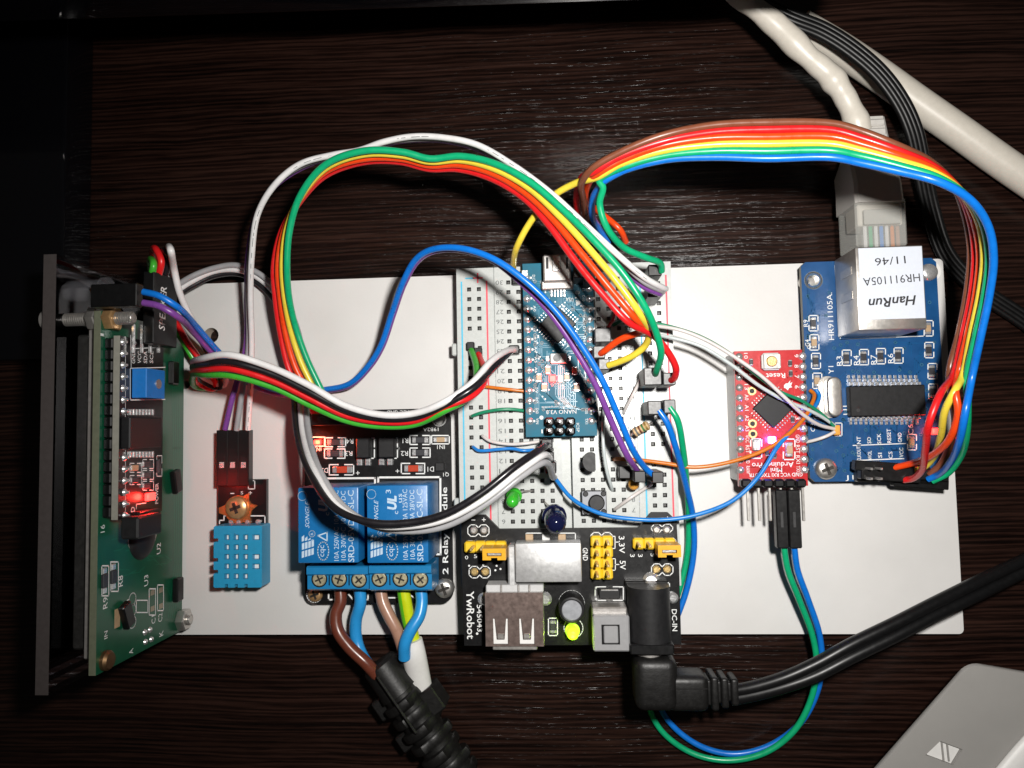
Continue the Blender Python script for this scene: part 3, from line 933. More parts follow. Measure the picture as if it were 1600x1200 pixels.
# ------------------------------------------------------------------ breadboard power module
Z = 16.6
yw = thing('power_module', 'black power supply board with yellow jumpers across the breadboard end', 'power module', P(893, 915, BZ))
pts = [(725.5, 1009), (721, 880), (720.5, 818), (732, 805), (758, 805), (780, 827), (998, 825), (1018, 801), (1044, 801), (1057, 813), (1061, 880), (1064.5, 1007)]
o0 = P(893, 915, Z)
lp = [(P(u, v, Z).x-o0.x, P(u, v, Z).y-o0.y) for u, v in pts]
add(yw, 'circuit_board', m_prism([lp], -1.6, 0, PCB_BK, PCB_EDGE_D), (o0.x, o0.y, Z))
for u0, u1 in ((738, 772), (1012, 1046)):
    pbox(yw, 'pin_strip', u0, 830, u1, 846, BZ+.02, Z-1.62, BLK, .1)
    pbox(yw, 'pin_strip', u0, 880, u1, 896, BZ+.02, Z-1.62, BLK, .1)
sk = Acc(z=Z+.03)
sk.text('YwRobot', 735, 961, 75, 12, -90, .012); sk.text('545043', 749.5, 966, 42, 8.5, -90, .008); sk.disc(745.5, 990, .3)
sk.text('3.3V', 971.5, 851, 27, 9, -90, .006); sk.text('5V', 973, 883, 14, 9, -90, .006); sk.text('GND', 914.5, 866, 20, 8, -90, .01); sk.text('DC-IN', 1054, 969, 34, 8, -90, .008)
sk.text('-', 739.5, 812.5, 6, 1.6); sk.text('+', 756, 812, 6, 6); sk.text('-', 1025, 810.5, 6, 1.6); sk.text('+', 1043, 810, 6, 6)
for r_ in ((731, 820, 764, 838), (733, 885, 766, 903), (1018, 819, 1051, 832), (1018, 881, 1051.5, 899), (727, 845, 759, 862), (759, 845, 791, 862), (923, 832, 957, 848), (989, 841, 1023, 856), (1023, 840, 1056, 856)): sk.oct2(*r_)
sk.line([(957, 838), (961, 838), (961, 857), (957, 857)], .2); sk.line([(961, 847), (966, 847)], .2); sk.line([(957, 873), (961.5, 873), (961.5, 891), (957, 891)], .2); sk.line([(961.5, 882), (967, 882)], .2)
sk.rect(822, 833, 899, 846, .22); sk.rect(857, 966, 871, 993, .25); sk.line([(932, 918), (930, 922), (930, 932), (933, 938)], .25); sk.brackets(930.5, 917, 974, 938, .25)
sk.ring(893, 943, 3.1, .22, 26); sk.ring(896, 981, 2.3, .2, 22)
sk.line([(981, 1004), (980, 910.5), (1046, 910.5), (1046, 916)], .25); sk.line([(924, 945.5), (979, 945.5)], .3)
sk.text('3', 988, 868, 5, 7, -90); sk.text('3', 1000.5, 868, 5, 7, -90); sk.text('5', 1020, 867, 5, 7, -90); sk.text('5', 743, 869, 5, 6, 0); sk.text('0', 729, 871, 5, 6, 0)
for u, v in ((776, 884), (782, 889), (774, 891), (733, 884), (755, 883)): sk.disc(u, v, .25)
sk.build(yw, 'silkscreen_print', SILK)
for u, v in ((740, 829), (756, 829), (741, 894), (758, 894), (1026, 828), (1042, 828), (1026, 890), (1043, 890)):
    pcyl(yw, 'solder_joint', u, v, .95, Z, Z+.5, GOLD if v > 850 else STEELD, .35, 12)


def posts(uv, size=17.6):
    for u, v in uv:
        o = pbox(yw, 'yellow_pin_block', u-size/2, v-size/2, u+size/2, v+size/2, Z, Z+2.6, YEL, .4)
        pbox(o, 'pin', u-.5, v+1.5, u+4, v+6, Z+2.6, Z+8.2, GOLD, .15)


posts([(734, 855.5), (750, 855), (766, 855), (782, 855)])
posts([(998, 850), (1014.5, 850), (1031, 850), (1047, 850)])
posts([(932, 846.5), (949, 846.5), (932, 863.5), (949, 863.5), (932, 880.5), (949, 880.5), (932, 897), (949, 897)])
for u0, v0, u1, v1 in ((754, 857, 790, 875.5), (1028.5, 852, 1064, 871)):
    JZ = Z+8.6
    um = (u0+u1)/2
    a = P(u0, v1, JZ); b = P(u1, v0, JZ)
    wv, hv = b.x-a.x, b.y-a.y
    lp = [(0, 0), (wv*.36, 0), (wv*.36, hv*.2), (wv*.64, hv*.2), (wv*.64, 0), (wv, 0), (wv, hv), (0, hv)]
    hl = [(wv*.18, hv*.33), (wv*.82, hv*.33), (wv*.82, hv*.62), (wv*.18, hv*.62)]
    o = add(yw, 'jumper_cap', m_prism([lp, hl], Z+2.7, JZ, YELJ), (a.x, a.y, 0))
    wbox(o, 'jumper_clip', (a.x+wv*.2, a.y+hv*.36, JZ-2), (a.x+wv*.8, a.y+hv*.6, JZ-.6), TIN, .1)
# metal can
c, wa, wb = prect(805, 848.5, 908.5, 910, Z+6.2)
pbox(yw, 'regulator_can', 805, 848.5, 908.5, 910, Z+.2, Z+6.2, ALU, .35, 0, 2)
pbox(yw, 'can_flange', 793.5, 852, 806, 922, Z+.1, Z+5.0, ALU, .4)
for u in (829, 855, 880): pbox(yw, 'chip_part', u-8, 835, u+4, 844, Z, Z+.8, TAN if u != 855 else WHP, .1)
# socket
SZ = Z+7.0
a = P(759, 1010, SZ); b = P(848, 926, SZ)
wd, hg = b.x-a.x, b.y-a.y
hl = []
for cx_ in (.262, .715):
    hl.append([((cx_+q)*wd, y_*hg) for q, y_ in ((-.125, .03), (.125, .03), (.128, .52), (.098, .52), (.066, .13), (-.066, .13), (-.098, .52), (-.128, .52))])
sh = add(yw, 'socket_shell', m_prism([[(0, 0), (wd, 0), (wd, hg), (0, hg)]]+hl, SZ-.35, SZ, M('copper_tinted_nickel', (.30, .225, .20), .30, metal=.75, var=.25, bump=.2, bscale=700)), (a.x, a.y, 0))
wbox(sh, 'socket_insert', (a.x+.35, a.y+.4, Z+.2), (b.x-.35, b.y-.3, SZ-.5), WHP, .1)
for cx_ in (.262, .715):
    wbox(sh, 'spring_contact', (a.x+cx_*wd-.8, a.y+.14*hg, SZ-.3), (a.x+cx_*wd+.8, a.y+.24*hg, SZ+.25), STEEL, .14)
wbox(sh, 'side_wall', (b.x-.3, a.y, Z+.1), (b.x+.02, b.y, SZ-.36), STEEL, .08); wbox(sh, 'side_wall', (a.x-.02, a.y, Z+.1), (a.x+.3, b.y, SZ-.36), STEEL, .08)
wbox(sh, 'lip', (a.x+1.6, a.y-1.0, SZ-.9), (b.x-1.6, a.y-.02, SZ-.5), STEEL, .15)
pbox(yw, 'socket_rear', 759, 914, 849, 925.5, Z+.1, Z+5.5, PALEG, .2)
for u in (783, 810, 827): pbox(yw, 'socket_pin', u-1.5, 914, u+1.5, 925, Z+5.5, Z+5.9, STEELD, .1)
for u in (756, 852): pcyl(yw, 'solder_joint', u, 937, 1.6, Z, Z+1.0, TIN, .6, 14)
smd(yw, 'chip_resistor', 859.5, 970, 868.5, 990, Z, .7, RESBK, False)
# capacitor
c0 = P(893, 943, Z)
add(yw, 'capacitor_can', m_lathe([(3.15, 0), (3.15, 6.2), (2.95, 6.6), (2.6, 6.75), (2.5, 6.7), (.001, 6.7)], BLKG, 28), (c0.x, c0.y, Z))
add(yw, 'capacitor_lid', m_lathe([(2.35, 0), (2.25, .12), (.001, .12)], M('capacitor_lid_grey', (.30, .31, .33), .4, metal=.2, var=.2), 28), (c0.x, c0.y, Z+6.72))
# power lamp
GLOW = M('lit_green_led', (.45, .75, .03), .3, emit=(.55, 1.0, .03), estr=1.1)
c0 = P(894.5, 984, Z)
lo = add(yw, 'lit_led', m_lathe([(1.75, 0), (1.75, .8), (1.5, .85), (1.5, 3.0), (1.3, 3.8), (.8, 4.35), (.001, 4.5)], GLOW, 22), (c0.x, c0.y, Z+.3))
lo['label'] = 'round lamp glowing yellow green'
led_light('power_indicator_light', (c0.x, c0.y-1.0, Z+6.0), (.6, 1, .05), .002)
# grey push switch
pbox(yw, 'chip_fuse', 936, 920, 969, 936, Z, Z+2.0, BLKG, .2)
pbox(yw, 'fuse_strap', 939, 921, 966, 923.5, Z, Z+2.15, TIN, .1)
pbox(yw, 'switch_base', 925, 949, 980, 966, Z, Z+6.0, STEELD, .3)
SW = Z+8.0
o = pbox(yw, 'switch_body', 926.5, 962, 984, 1018.5, Z+.1, SW, GREYP, .35)
o2 = pbox(o, 'button_frame', 940, 976, 968.5, 1007, SW, SW+.06, BLK, 0)
pbox(o, 'push_button', 943.5, 978.5, 966, 1005.5, SW, SW+.5, GREYP, .2)
# barrel jack
JR = 4.9
a = P(984, 1008, Z+9); b = P(1050, 922, Z+9)
cxj = P(1017, 960, Z+9).x
pa = []
for k in range(17):
    an = math.pi*k/16
    pa.append((JR*math.cos(an), 5.2+JR*math.sin(an)*.98))
pa = [(JR, 0)]+pa+[(-JR, 0)]


def extr(parent, name, prof, y0, y1, mat, x, z):
    n = len(prof)
    vs = [(px_, y0, pz_) for px_, pz_ in prof]+[(px_, y1, pz_) for px_, pz_ in prof]
    fs = [tuple(range(n)), tuple(reversed(range(n, 2*n)))]+[(i, n+i, n+(i+1) % n, (i+1) % n) for i in range(n)]
    return add(parent, name, sharp(mk(name, vs, fs, mat), 40), (x, 0, z))


JYT, JYB = P(1015, 920, Z+9).y, P(1020, 1006, Z+9).y
extr(yw, 'barrel_jack', pa, JYB, JYT, BLKG, cxj, Z+.1)
wbox(yw, 'jack_front', (cxj-5.0, JYB-2.4, Z+.1), (cxj+5.0, JYB-.02, Z+9.6), BLK, .3)
wbox(yw, 'jack_foot', (cxj-5.2, JYB-.01, Z+.05), (cxj+5.0, JYT+.4, Z+2.2), BLK, .2)
pbox(yw, 'jack_tab', 1009, 908, 1027, 920, Z, Z+3.0, TIN, .5)
pcyl(yw, 'solder_joint', 1018, 909, 2.1, Z, Z+1.0, TIN, .7, 16)
pcyl(yw, 'solder_joint', 1052, 935, 1.3, Z, Z+1.2, TIN, .5, 14)

# ------------------------------------------------------------------ red mini board
Z = 14.0
mini = thing('mini_controller_board', 'small red microcontroller board beside the blue network board', 'circuit board', P(1205, 650, BT))
a = P(1147, 549, Z); b = P(1262.8, 759, Z)
wbox(mini, 'circuit_board', (a.x, b.y, Z-1.6), (b.x, a.y, Z), PCB_RED, .06)
wbox(mini, 'socket_strip', (a.x+.02, P(1150, 751, 12).y, BT+.02), (a.x+2.5, P(1150, 552, 12).y, Z-1.62), PALEG, .15)  # pale colour paints the sheen seen on this header's side
wbox(mini, 'socket_strip', (b.x-2.5, P(1150, 751, 12).y, BT+.02), (b.x-.02, P(1150, 552, 12).y, Z-1.62), BLK, .15)
tr = Acc(z=Z+.012); traces(tr, 1165, 580, 1245, 730, 30, 11, .18); tr.build(mini, 'copper_traces', TR_RED)
sk = Acc(z=Z+.03)
for k, s_ in enumerate(('10', '11', '12', '13', 'A0', 'A1', 'A2', 'A3', 'VCC', 'RST', 'GND', 'RAW')): sk.text(s_, 1165.5+k*.3, 556+16.2*k, 12 if len(s_) > 2 else 9, 6, -90)
for k, s_ in enumerate(('9', '8', '7', '6', '5', '4', '3', '2', 'GND', 'RST', 'RXI', 'TXO')): sk.text(s_, 1244+k*.3, 556+16.2*k, 13 if len(s_) > 2 else 5, 6, -90)
sk.text('Reset', 1212, 587, 30, 8, 180, .01); sk.text('Arduino', 1219, 726, 42, 8, 180, .01); sk.text('Pro', 1183, 727, 16, 8, 180, .01); sk.text('Mini', 1213, 734.5, 18, 7, 180, .01); sk.text('GND VCC RXI TXO DTR', 1212, 742, 84, 6, 180, .01)
fx, fy = 1231, 602
sk.poly([sk.at(fx+q[0], fy+q[1]) for q in ((-6, 4), (-6, 0), (-3, -3), (0, -3), (4, -8), (3, -3), (7, -5), (5, 1), (7, 3), (2, 4), (0, 8), (-3, 5))])
sk.brackets(1173, 686, 1190, 716, .3, False); sk.brackets(1224, 686, 1242, 718, .3, False)
sk.build(mini, 'silkscreen_print', SILK)
for u, v in ((1175, 611), (1176, 662), (1176.5, 678)):
    c = P(u, v, Z+.1); o = add(mini, 'plated_hole', m_lathe([(1.05, 0), (1.05, .05), (.001, .05)], GOLD, 16), (c.x, c.y, Z+.01)); add(o, 'bore', m_lathe([(.62, 0), (.62, .02), (.001, .02)], BLK, 16), (c.x, c.y, Z+.062))
for k in range(12):
    c = P(1155.5+k*.25, 557+16.15*k, Z+.5); add(mini, 'solder_joint', m_lathe([(.95, 0), (.9, .15), (.5, .45), (.001, .6)], TIN if k % 3 else STEELD, 12), (c.x, c.y, Z))
    c = P(1255+k*.28, 556.5+16.15*k, Z+.6); add(mini, 'solder_joint', m_lathe([(1.05, 0), (.95, .3), (.6, .8), (.001, 1.0)], TIN, 12), (c.x, c.y, Z))
o = pbox(mini, 'reset_button', 1191, 551, 1221, 578, Z, Z+2.0, WHP, .6); pbox(o, 'metal_cover', 1193.5, 553, 1219.5, 576, Z+2.0, Z+2.2, STEEL, .1)
c = P(1206, 564.5, Z+2.6); add(o, 'button_cap', m_lathe([(1.35, 0), (1.35, .3), (1.1, .55), (.001, .55)], GOLD, 18), (c.x, c.y, Z+2.2))
quad_chip(mini, 1208, 638, 6.8, Z, 1.1, math.radians(44))
smd(mini, 'chip_capacitor', 1177, 686, 1188, 704, Z, 1.4, WHP, False); smd(mini, 'chip_capacitor', 1229, 691, 1239, 714, Z, 1.4, TAN, False)
for u0, v0 in ((1171, 560), (1171, 575), (1232, 562), (1233, 578), (1196, 702), (1208, 706), (1236, 650)): smd(mini, 'chip_resistor', u0, v0, u0+6, v0+11, Z, .5, RESBK, False)
LED_BLUE = E('blue_led_glow', (.20, .20, 1.0), 7.0)
pbox(mini, 'lit_led', 1200.5, 682, 1213, 693, Z, Z+.8, LED_BLUE, .2); p = P(1206.5, 687, Z+1.5); led_light('mini_indicator_light', p, (.22, .15, 1), .0020)
for k in range(6):
    u = 1166.5+k*17.2
    o = pbox(mini, 'pin_block', u-8.2, 748.5, u+8.2, 762, Z-.0, Z+2.5, BLK, .45)
    c = P(u+1, 762, Z+1.2); wbox(o, 'pin', (c.x-.32, c.y, Z+.9), (c.x+.32, c.y-8.0, Z+1.55), STEEL, .1)

# ------------------------------------------------------------------ network board
Z = 9.0
enc = thing('network_board', 'blue network interface board with metal cable jack at the right', 'circuit board', P(1360, 590, BT))
a = P(1251, 410, Z); b = P(1266, 753, Z); r = P(1464.5, 440, Z)
x0, x1, y0, y1 = a.x, r.x, b.y, a.y
hl = []
for u, v, rr in ((1271, 438, 1.5),): p = P(u, v, Z); hl.append(circle(p.x, p.y, rr, 20))
o0 = Vector(((x0+x1)/2, (y0+y1)/2, 0))
ch = 1.1
lp = [(x0+ch, y0), (x1-ch, y0), (x1, y0+ch), (x1, y1-ch), (x1-ch, y1), (x0+ch, y1), (x0, y1-ch), (x0, y0+ch)]
add(enc, 'circuit_board', m_prism([[(p[0]-o0.x, p[1]-o0.y) for p in lp]]+[[(p[0]-o0.x, p[1]-o0.y) for p in q] for q in hl], Z-1.6, Z, PCB_BL, PCB_EDGE_L, TIN), o0)
for u, v in ((1293.5, 733), (1454, 424), (1271, 438)):
    c = P(u, v, Z-1.6)
    if u != 1271: add(enc, 'spacer', m_lathe([(2.6, 0), (2.6, Z-1.62-BT), (.001, Z-1.62-BT)], WHP, 18), (c.x, c.y, BT))
    else: add(enc, 'spacer', m_lathe([(2.9, 0), (2.9, Z-1.62-BT), (1.5, Z-1.62-BT), (1.5, .4), (.001, .4)], STEEL, 18), (c.x, c.y, BT))
seg_screw(enc, 'screw', 1293.5, 733, 2.7, Z, 1.9, STEEL, .55)
seg_screw(enc, 'screw', 1454, 424, 2.2, Z, 1.5, TIN, 0)
tr = Acc(z=Z+.012); sk = Acc(z=Z+.03); vi = Acc(z=Z+.022)
traces(tr, 1262, 535, 1460, 735, 60, 5, .2, vi); traces(tr, 1262, 440, 1300, 540, 12, 8, .2, vi)
for k in range(11): tr.line([(1334+k*8.4, 665), (1334+k*8.4, 690+(k % 3)*6), (1338+k*8.2, 716)], .2)
tr.build(enc, 'copper_traces', TR_BL)
vr = random.Random(2)
for _ in range(46):
    u, v = vr.uniform(1262, 1460), vr.uniform(420, 745)
    if 1305 < u < 1450 and v < 530: continue
    vi.ring(u, v, .36, .15, 10)
vi.build(enc, 'vias', M('via_ring', (.10, .30, .42), .35))
sk.ring(1271, 438, 2.05, .45, 26)
sk.text('HR911105A.', 1297.5, 494, 74, 8.5, 90); sk.line([(1304.5, 415), (1308, 470), (1313, 530), (1400, 527)], .22); sk.line([(1313, 530), (1446, 525)], .22)
sk.text('R9', 1259, 505, 11, 7, 90); sk.text('C4', 1261.5, 536, 11, 7, 90); sk.text('C1', 1264, 541, 9, 6, 90)
for (u, v) in ((1271, 505), (1272.5, 535), (1275, 564), (1277, 595), (1278.5, 642), (1323, 559), (1350, 558), (1376.5, 556.5), (1404, 555.5), (1425, 691), (1451, 513), (1452, 547), (1457, 580), (1458, 612)):
    sk.brackets(u-7, v-12, u+7, v+12, .25, False)
    smd(enc, 'chip_resistor', u-4.2, v-9.5, u+4.2, v+9.5, Z, .7, RESBK if u not in (1272.5, 1277, 1278.5, 1451, 1425) else TAN, False)
for s_, u, v in (('R3', 1311.5, 564), ('R4', 1338, 563), ('R7', 1365, 562), ('R6', 1391.5, 560)): sk.text(s_, u, v, 15, 8.5, 90, .0)
sk.text('Y1', 1298.5, 578, 12, 8, 90); sk.text('U1', 1321.5, 641, 14, 8, 90); sk.text('J1', 1327.5, 747, 13, 9, 0); sk.text('C6', 1423, 671, 16, 8, 90); sk.text('C3', 1270, 668, 13, 7, 90); pass
for s_, u, v, l in (('CLKOUT', 1342, 709, 24), ('INT', 1342, 689, 14), ('SO', 1358, 688, 10), ('SCK', 1373.5, 685.5, 16), ('RESET', 1389, 681, 22), ('GND', 1406, 683.5, 15), ('WOL', 1359, 711.5, 14), ('SI', 1375, 711.5, 8), ('CS', 1391.5, 711, 11), ('VCC', 1408.5, 707, 15)):
    sk.text(s_, u, v, l, 6.2, 90, .006)
sk.line([(1333, 696), (1415, 693)], .22); sk.line([(1337.5, 750), (1335, 719.5), (1412, 716.5)], .25); sk.line([(1324, 610), (1324, 632)], .25)
sk.rect(1304, 661, 1315.5, 681, .22)
sk.build(enc, 'silkscreen_print', SILK)
c, wa, wb = prect(1286, 587, 1316, 653, Z+2.2)
cz = m_prism([rrect(-wa/2, -wb/2, wa/2, wb/2, wa/2*.96, 8)], 0, .8, STEEL)
crys = add(enc, 'crystal', cz, (c.x-.6, c.y, Z))
me = m_prism([rrect(-wa*.37, -wb/2*.93, wa*.37, wb/2*.93, wa*.36, 8)], 0, 2.9, STEEL)
bm = bmesh.new(); bm.from_mesh(me); bmesh.ops.remove_doubles(bm, verts=bm.verts[:], dist=1e-7)
bmesh.ops.bevel(bm, geom=[e for e in bm.edges if len(e.link_faces) == 2 and e.calc_face_angle(0) > 1.2], offset=.0004, segments=3, profile=.5, affect='EDGES'); bm.to_mesh(me); bm.free(); sharp(me, 40)
add(crys, 'crystal_can', me, (c.x+.1, c.y, Z+.8))
CZ = Z+2.5
ic = pbox(enc, 'controller_chip', 1328, 602, 1446.5, 650, Z+.15, CZ, BLKG, .25)
it = []
for k in range(14):
    for (u, v, z1, ln) in ((1331+k*8.2, 599.5, Z+1.3, .9), (1328+k*8.1, 594, Z+.8, .8), (1326.5+k*8.1, 588.5, Z+.35, .8), (1333+k*8.0, 651.5, Z+1.3, .9), (1330+k*8.0, 656, Z+.8, .8), (1330+k*8.0, 661, Z+.35, .8)):
        it.append((u, v, Z, z1, .62, ln, 0))
leads(ic, 'leads', it)
c = P(1341, 641, CZ); add(ic, 'pin_mark', m_lathe([(.45, 0), (.45, .02), (.001, .02)], GREYH, 12), (c.x, c.y, CZ))
pbox(enc, 'orange_capacitor', 1302.5, 664, 1313.5, 680, Z, Z+2.0, ORG, .2)
pbox(enc, 'lit_led', 1456, 669, 1467, 679, Z, Z+.9, LED_RED, .2); p = P(1461, 673, Z+1.6); led_light('network_indicator_light', p, (1, .03, .02), .0035)
# cable jack with paper label
JT = Z+13.6
tl, tr_, br, bl = P(1335.5, 387, JT), P(1442, 382, JT), P(1449, 512, JT), P(1343, 518, JT)
jx0, jx1, jy0, jy1 = (tl.x+bl.x)/2, (tr_.x+br.x)/2, (br.y+bl.y)/2, (tl.y+tr_.y)/2
jk = wbox(enc, 'cable_jack', (jx0, jy0, Z+.02), (jx1, jy1, JT), STEEL, .35, 2)
jk['label'] = 'metal network jack with white paper label'
wbox(jk, 'jack_opening', (jx0+1.5, jy1-.5, Z+2), (jx1-1.5, jy1+.04, JT-1.5), BLK, 0)
for yy in (.45, .75): wbox(jk, 'side_spring', (jx0-.25, jy0+(jy1-jy0)*yy-1.0, Z+4), (jx0+.02, jy0+(jy1-jy0)*yy+1.0, Z+11), STEEL, .1)
lb = wbox(jk, 'paper_label', (jx0+.7, jy0+2.5, JT), (jx1-.3, jy1-.3, JT+.06), LABEL, .02)
t = Acc(z=JT+.09)
t.text('HR911105A', 1393, 437, 89, 12.5, 183); t.text('11/46', 1391, 407.5, 48, 12, 183); t.text('HanRun', 1394.5, 471.5, 75, 15, 183, .02, .25)
t.build(jk, 'label_print', LABELK)
# pin header of the network board
hd = pbox(enc, 'pin_header', 1339, 721, 1378, 753, Z, Z+2.6, BLK, .3)
for k in range(3):
    for q in (0, 1):
        c = P(1349+k*15, 731+q*15, Z+3.5); wbox(enc, 'pin', (c.x-.3, c.y-.3, Z+2.6), (c.x+.3, c.y+.3, Z+(8.5 if k < 2 else 4)), STEEL, .1)

# ------------------------------------------------------------------ upright display
X0 = -102.06
lcd = thing('display_module', 'green character display board standing upright, back towards the breadboard', 'display', (X0, -11.6, BT))
LY1, LY0, LZ1, LZ0 = 28.3, -51.3, 43.4, 7.2


def xbox(parent, name, u0, v0, u1, v1, X1, thick, mat, bev=.12):
    """box on the upright board: its face at x = X1 covers the photo rectangle"""
    uc, vc = (u0+u1)/2, (v0+v1)/2
    c = PX(uc, vc, X1)
    dz = abs(PX(u0, vc, X1).z-PX(u1, vc, X1).z); dy = abs(PX(uc, v0, X1).y-PX(uc, v1, X1).y)
    return wbox(parent, name, (X1-thick, c.y-dy/2, c.z-dz/2), (X1, c.y+dy/2, c.z+dz/2), mat, bev)


RYX = Matrix.Rotation(R90, 3, 'Y')           # lathe axis along +x


def xlathe(parent, name, prof, y, z, x, mat, seg=20):
    return add(parent, name, m_lathe(prof, mat, seg), (x, y, z), RYX)


brd = wbox(lcd, 'circuit_board', (X0-1.6, LY0, LZ0), (X0, LY1, LZ1), PCB_GR, .03)
# pale top edge of the board
wbox(lcd, 'board_edge', (X0-1.6, LY0+.02, LZ1), (X0-.02, LY1-.02, LZ1+.05), PCB_EDGE, 0)
wbox(lcd, 'metal_bezel', (X0-9.0, LY0+4, LZ0+4.5), (X0-1.62, LY1-4.5, LZ1-4.8), M('blackened_steel', (.08, .078, .075), .4, metal=.8, var=.3, bump=.2), .5)
wbox(lcd, 'backlight_frame', (X0-5.0, LY0+2.5, LZ0+3), (X0-1.61, LY1-3, LZ1-3.0), STEELD, .3)
tr = Acc(X=X0+.012); sk = Acc(X=X0+.03)
for k in range(4): tr.line([(279-k*3.2, 560), (281-k*3.2, 700), (283-k*3.2, 880), (272-k*3, 965)], .3)
r_ = random.Random(4)
for _ in range(16):
    v = r_.uniform(830, 960); u = r_.uniform(170, 250); tr.line([(u, v), (u+r_.uniform(6, 20), v-2), (u+r_.uniform(20, 26), v+r_.uniform(-14, 10))], .25)
tr.build(lcd, 'copper_traces', TR_GR)
sk.text('1', 159.5, 523, 4, 5, 90); sk.text('16', 160.5, 826, 12, 6.5, 90); sk.text('R9', 164.5, 942, 18, 7, 90); sk.text('R8', 188.5, 908, 17, 7, 90)
sk.text('U2', 248, 857, 17, 6, 90); sk.text('U3', 228.5, 907, 17, 6, 90); sk.text('C1', 240, 968, 13, 6, 90); sk.text('C2', 250.5, 965, 13, 6, 90); sk.text('J3', 200.5, 942, 12, 5, 90)
sk.text('A', 205, 1018, 8, 6, 90); sk.text('K', 252, 990, 8, 6, 90); sk.text('IN', 165.5, 992, 12, 5, 90)
sk.ring(223, 836, 6.0, .25, 30, .82)
sk.rect(159, 884, 170, 931, .28); sk.rect(173, 878, 185, 924, .28); sk.rect(233, 920, 243, 961, .28); sk.rect(246, 914, 255.5, 954, .28)
sk.rect(213, 938, 231, 957, .25); sk.ring(207, 936, 1.4, .25, 16); sk.ring(207, 954, 1.4, .25, 16); sk.ring(207, 972, 1.4, .25, 16)
sk.build(lcd, 'silkscreen_print', SILK)
for u0, v0, u1, v1 in ((162, 888, 168, 927), (176, 882, 182, 920)):
    o = xbox(lcd, 'chip_resistor', u0, v0+9, u1+2, v1-9, X0+.7, .7, RESBK)
    for q in (v0+4, v1-4): xbox(o, 'solder_cap', u0, q-5, u1, q+5, X0+.6, .6, TIN, .2)
for u in (235.5, 248.5):
    for v in (926, 951): xbox(lcd, 'bare_pad', u, v-4-(u-235)*.3, u+6, v+4-(u-235)*.3, X0+.06, .05, M('tinned_pad', (.35, .30, .22), .4, metal=.6) if 'tinned_pad' not in bpy.data.materials else bpy.data.materials['tinned_pad'], 0)
p = PX(222, 838, X0)
xlathe(lcd, 'epoxy_blob', [(5.6, 0), (5.2, .5), (3.6, 1.1), (1.6, 1.4), (.001, 1.45)], p.y, p.z, X0+.02, BLKG, 26)
# folded black frame tabs
for u, v, rot in ((266, 583, 0), (270, 750, .25), (273, 921, 0), (192, 957, .4)):
    p = PX(u, v, X0)
    add(lcd, 'frame_tab', m_box(1.6, 6.0, 3.2, BLK, .3), (X0+.9, p.y, p.z-1.6), Matrix.Rotation(rot, 3, 'X'))
p = PX(183, 972, X0); wbox(lcd, 'tab_slot', (X0, p.y-1.2, p.z-1), (X0+.06, p.y+3, p.z+1), TAN, 0)
for u, v, c_ in ((226, 988, TIN), (234, 984, TIN), (227, 1003, TIN), (236, 999, TIN)):
    p = PX(u, v, X0); xlathe(lcd, 'solder_joint', [(.75, 0), (.55, .4), (.001, .6)], p.y, p.z, X0, c_, 10)


def xnut(parent, y, z, x, mat, r=2.9, h=2.2):
    vs = lathe_vf([(r*.96, 0), (r, .25), (r, h-.25), (r*.9, h), (.001, h)], 6)
    return add(parent, 'nut', sharp(mk('nut', *vs, mat), 30), (x, y, z), RYX)


def xbolt(y, z, long_, mat):
    o = thing('display_bolt', '', 'bolt', (X0-10, y, z))
    vs, prof = [], [(1.35, 0)]
    L_ = 10+long_
    n = int(L_/.5)
    for k in range(n): prof += [(1.5, k*.5+.12), (1.5, k*.5+.22), (1.28, k*.5+.36), (1.28, k*.5+.46)]
    prof += [(1.3, L_-.3), (1.05, L_), (.001, L_)]
    add(o, 'threaded_shank', m_lathe(prof, STEEL, 16), (X0-10.9+.9, y, z), RYX)
    xlathe(o, 'bolt_head', [(2.3, 0), (2.3, 1.4), (1.9, 1.8), (.001, 1.8)], y, z, X0-14.8, STEELD, 20)
    for xx in (X0-3.9,): xnut(o, y, z, xx, STEEL, 2.8, 2.0) if z > 30 else None
    xnut(o, y, z, X0+.02, mat)
    return o


p = PX(169, 497, X0+.5); tag(xbolt(p.y, min(p.z, LZ1-2.5), 6.0, BRASS), 'long threaded bolt through the top corner of the upright display', 'bolt')
p = PX(284, 968, X0+.5); tag(xbolt(p.y, p.z, 3.0, STEEL), 'bolt with shiny hexagonal nut at the lower corner of the display', 'bolt')
p = PX(166, 1032, X0+.3); xlathe(lcd, 'corner_screw', [(2.2, 0), (2.2, .8), (1.7, 1.4), (.001, 1.5)], p.y, p.z, X0, M('tarnished_screw', (.20, .12, .06), .5, metal=.9), 18)
# interface board soldered along the top edge
X1 = X0+3.4
bp_ = None
A_ = PX(187, 600, X1); B_ = PX(255, 600, X1)
by1, by0 = PX(187, 524, X1).y, PX(187, 812, X1).y
zt, zb = A_.z, B_.z
bk = wbox(lcd, 'interface_board', (X1-1.5, by0, zb), (X1, by1, zt), PCB_BK, .03)
bk['label'] = 'small black interface board on the back of the display'
wbox(bk, 'board_edge', (X1-1.5, by0+.02, zt), (X1-.02, by1-.02, zt+.05), PCB_EDGE_L, 0)
for k in range(16):
    yk = by1-.5-(by1-by0-1.0)*k/16
    wbox(bk, 'header_block', (X0+.02, yk-(by1-by0-1.0)/16+.08, zt-3.2), (X1-1.52, yk-.08, LZ1-1.2), BLK, .25)
t = Acc(X=X1+.03)
for k, s_ in enumerate(('GND', 'VCC', 'SDA', 'SCL')): t.text(s_, 208.5+k*9.4, 558.5-k*.2, 19, 5.5, 90, .006)
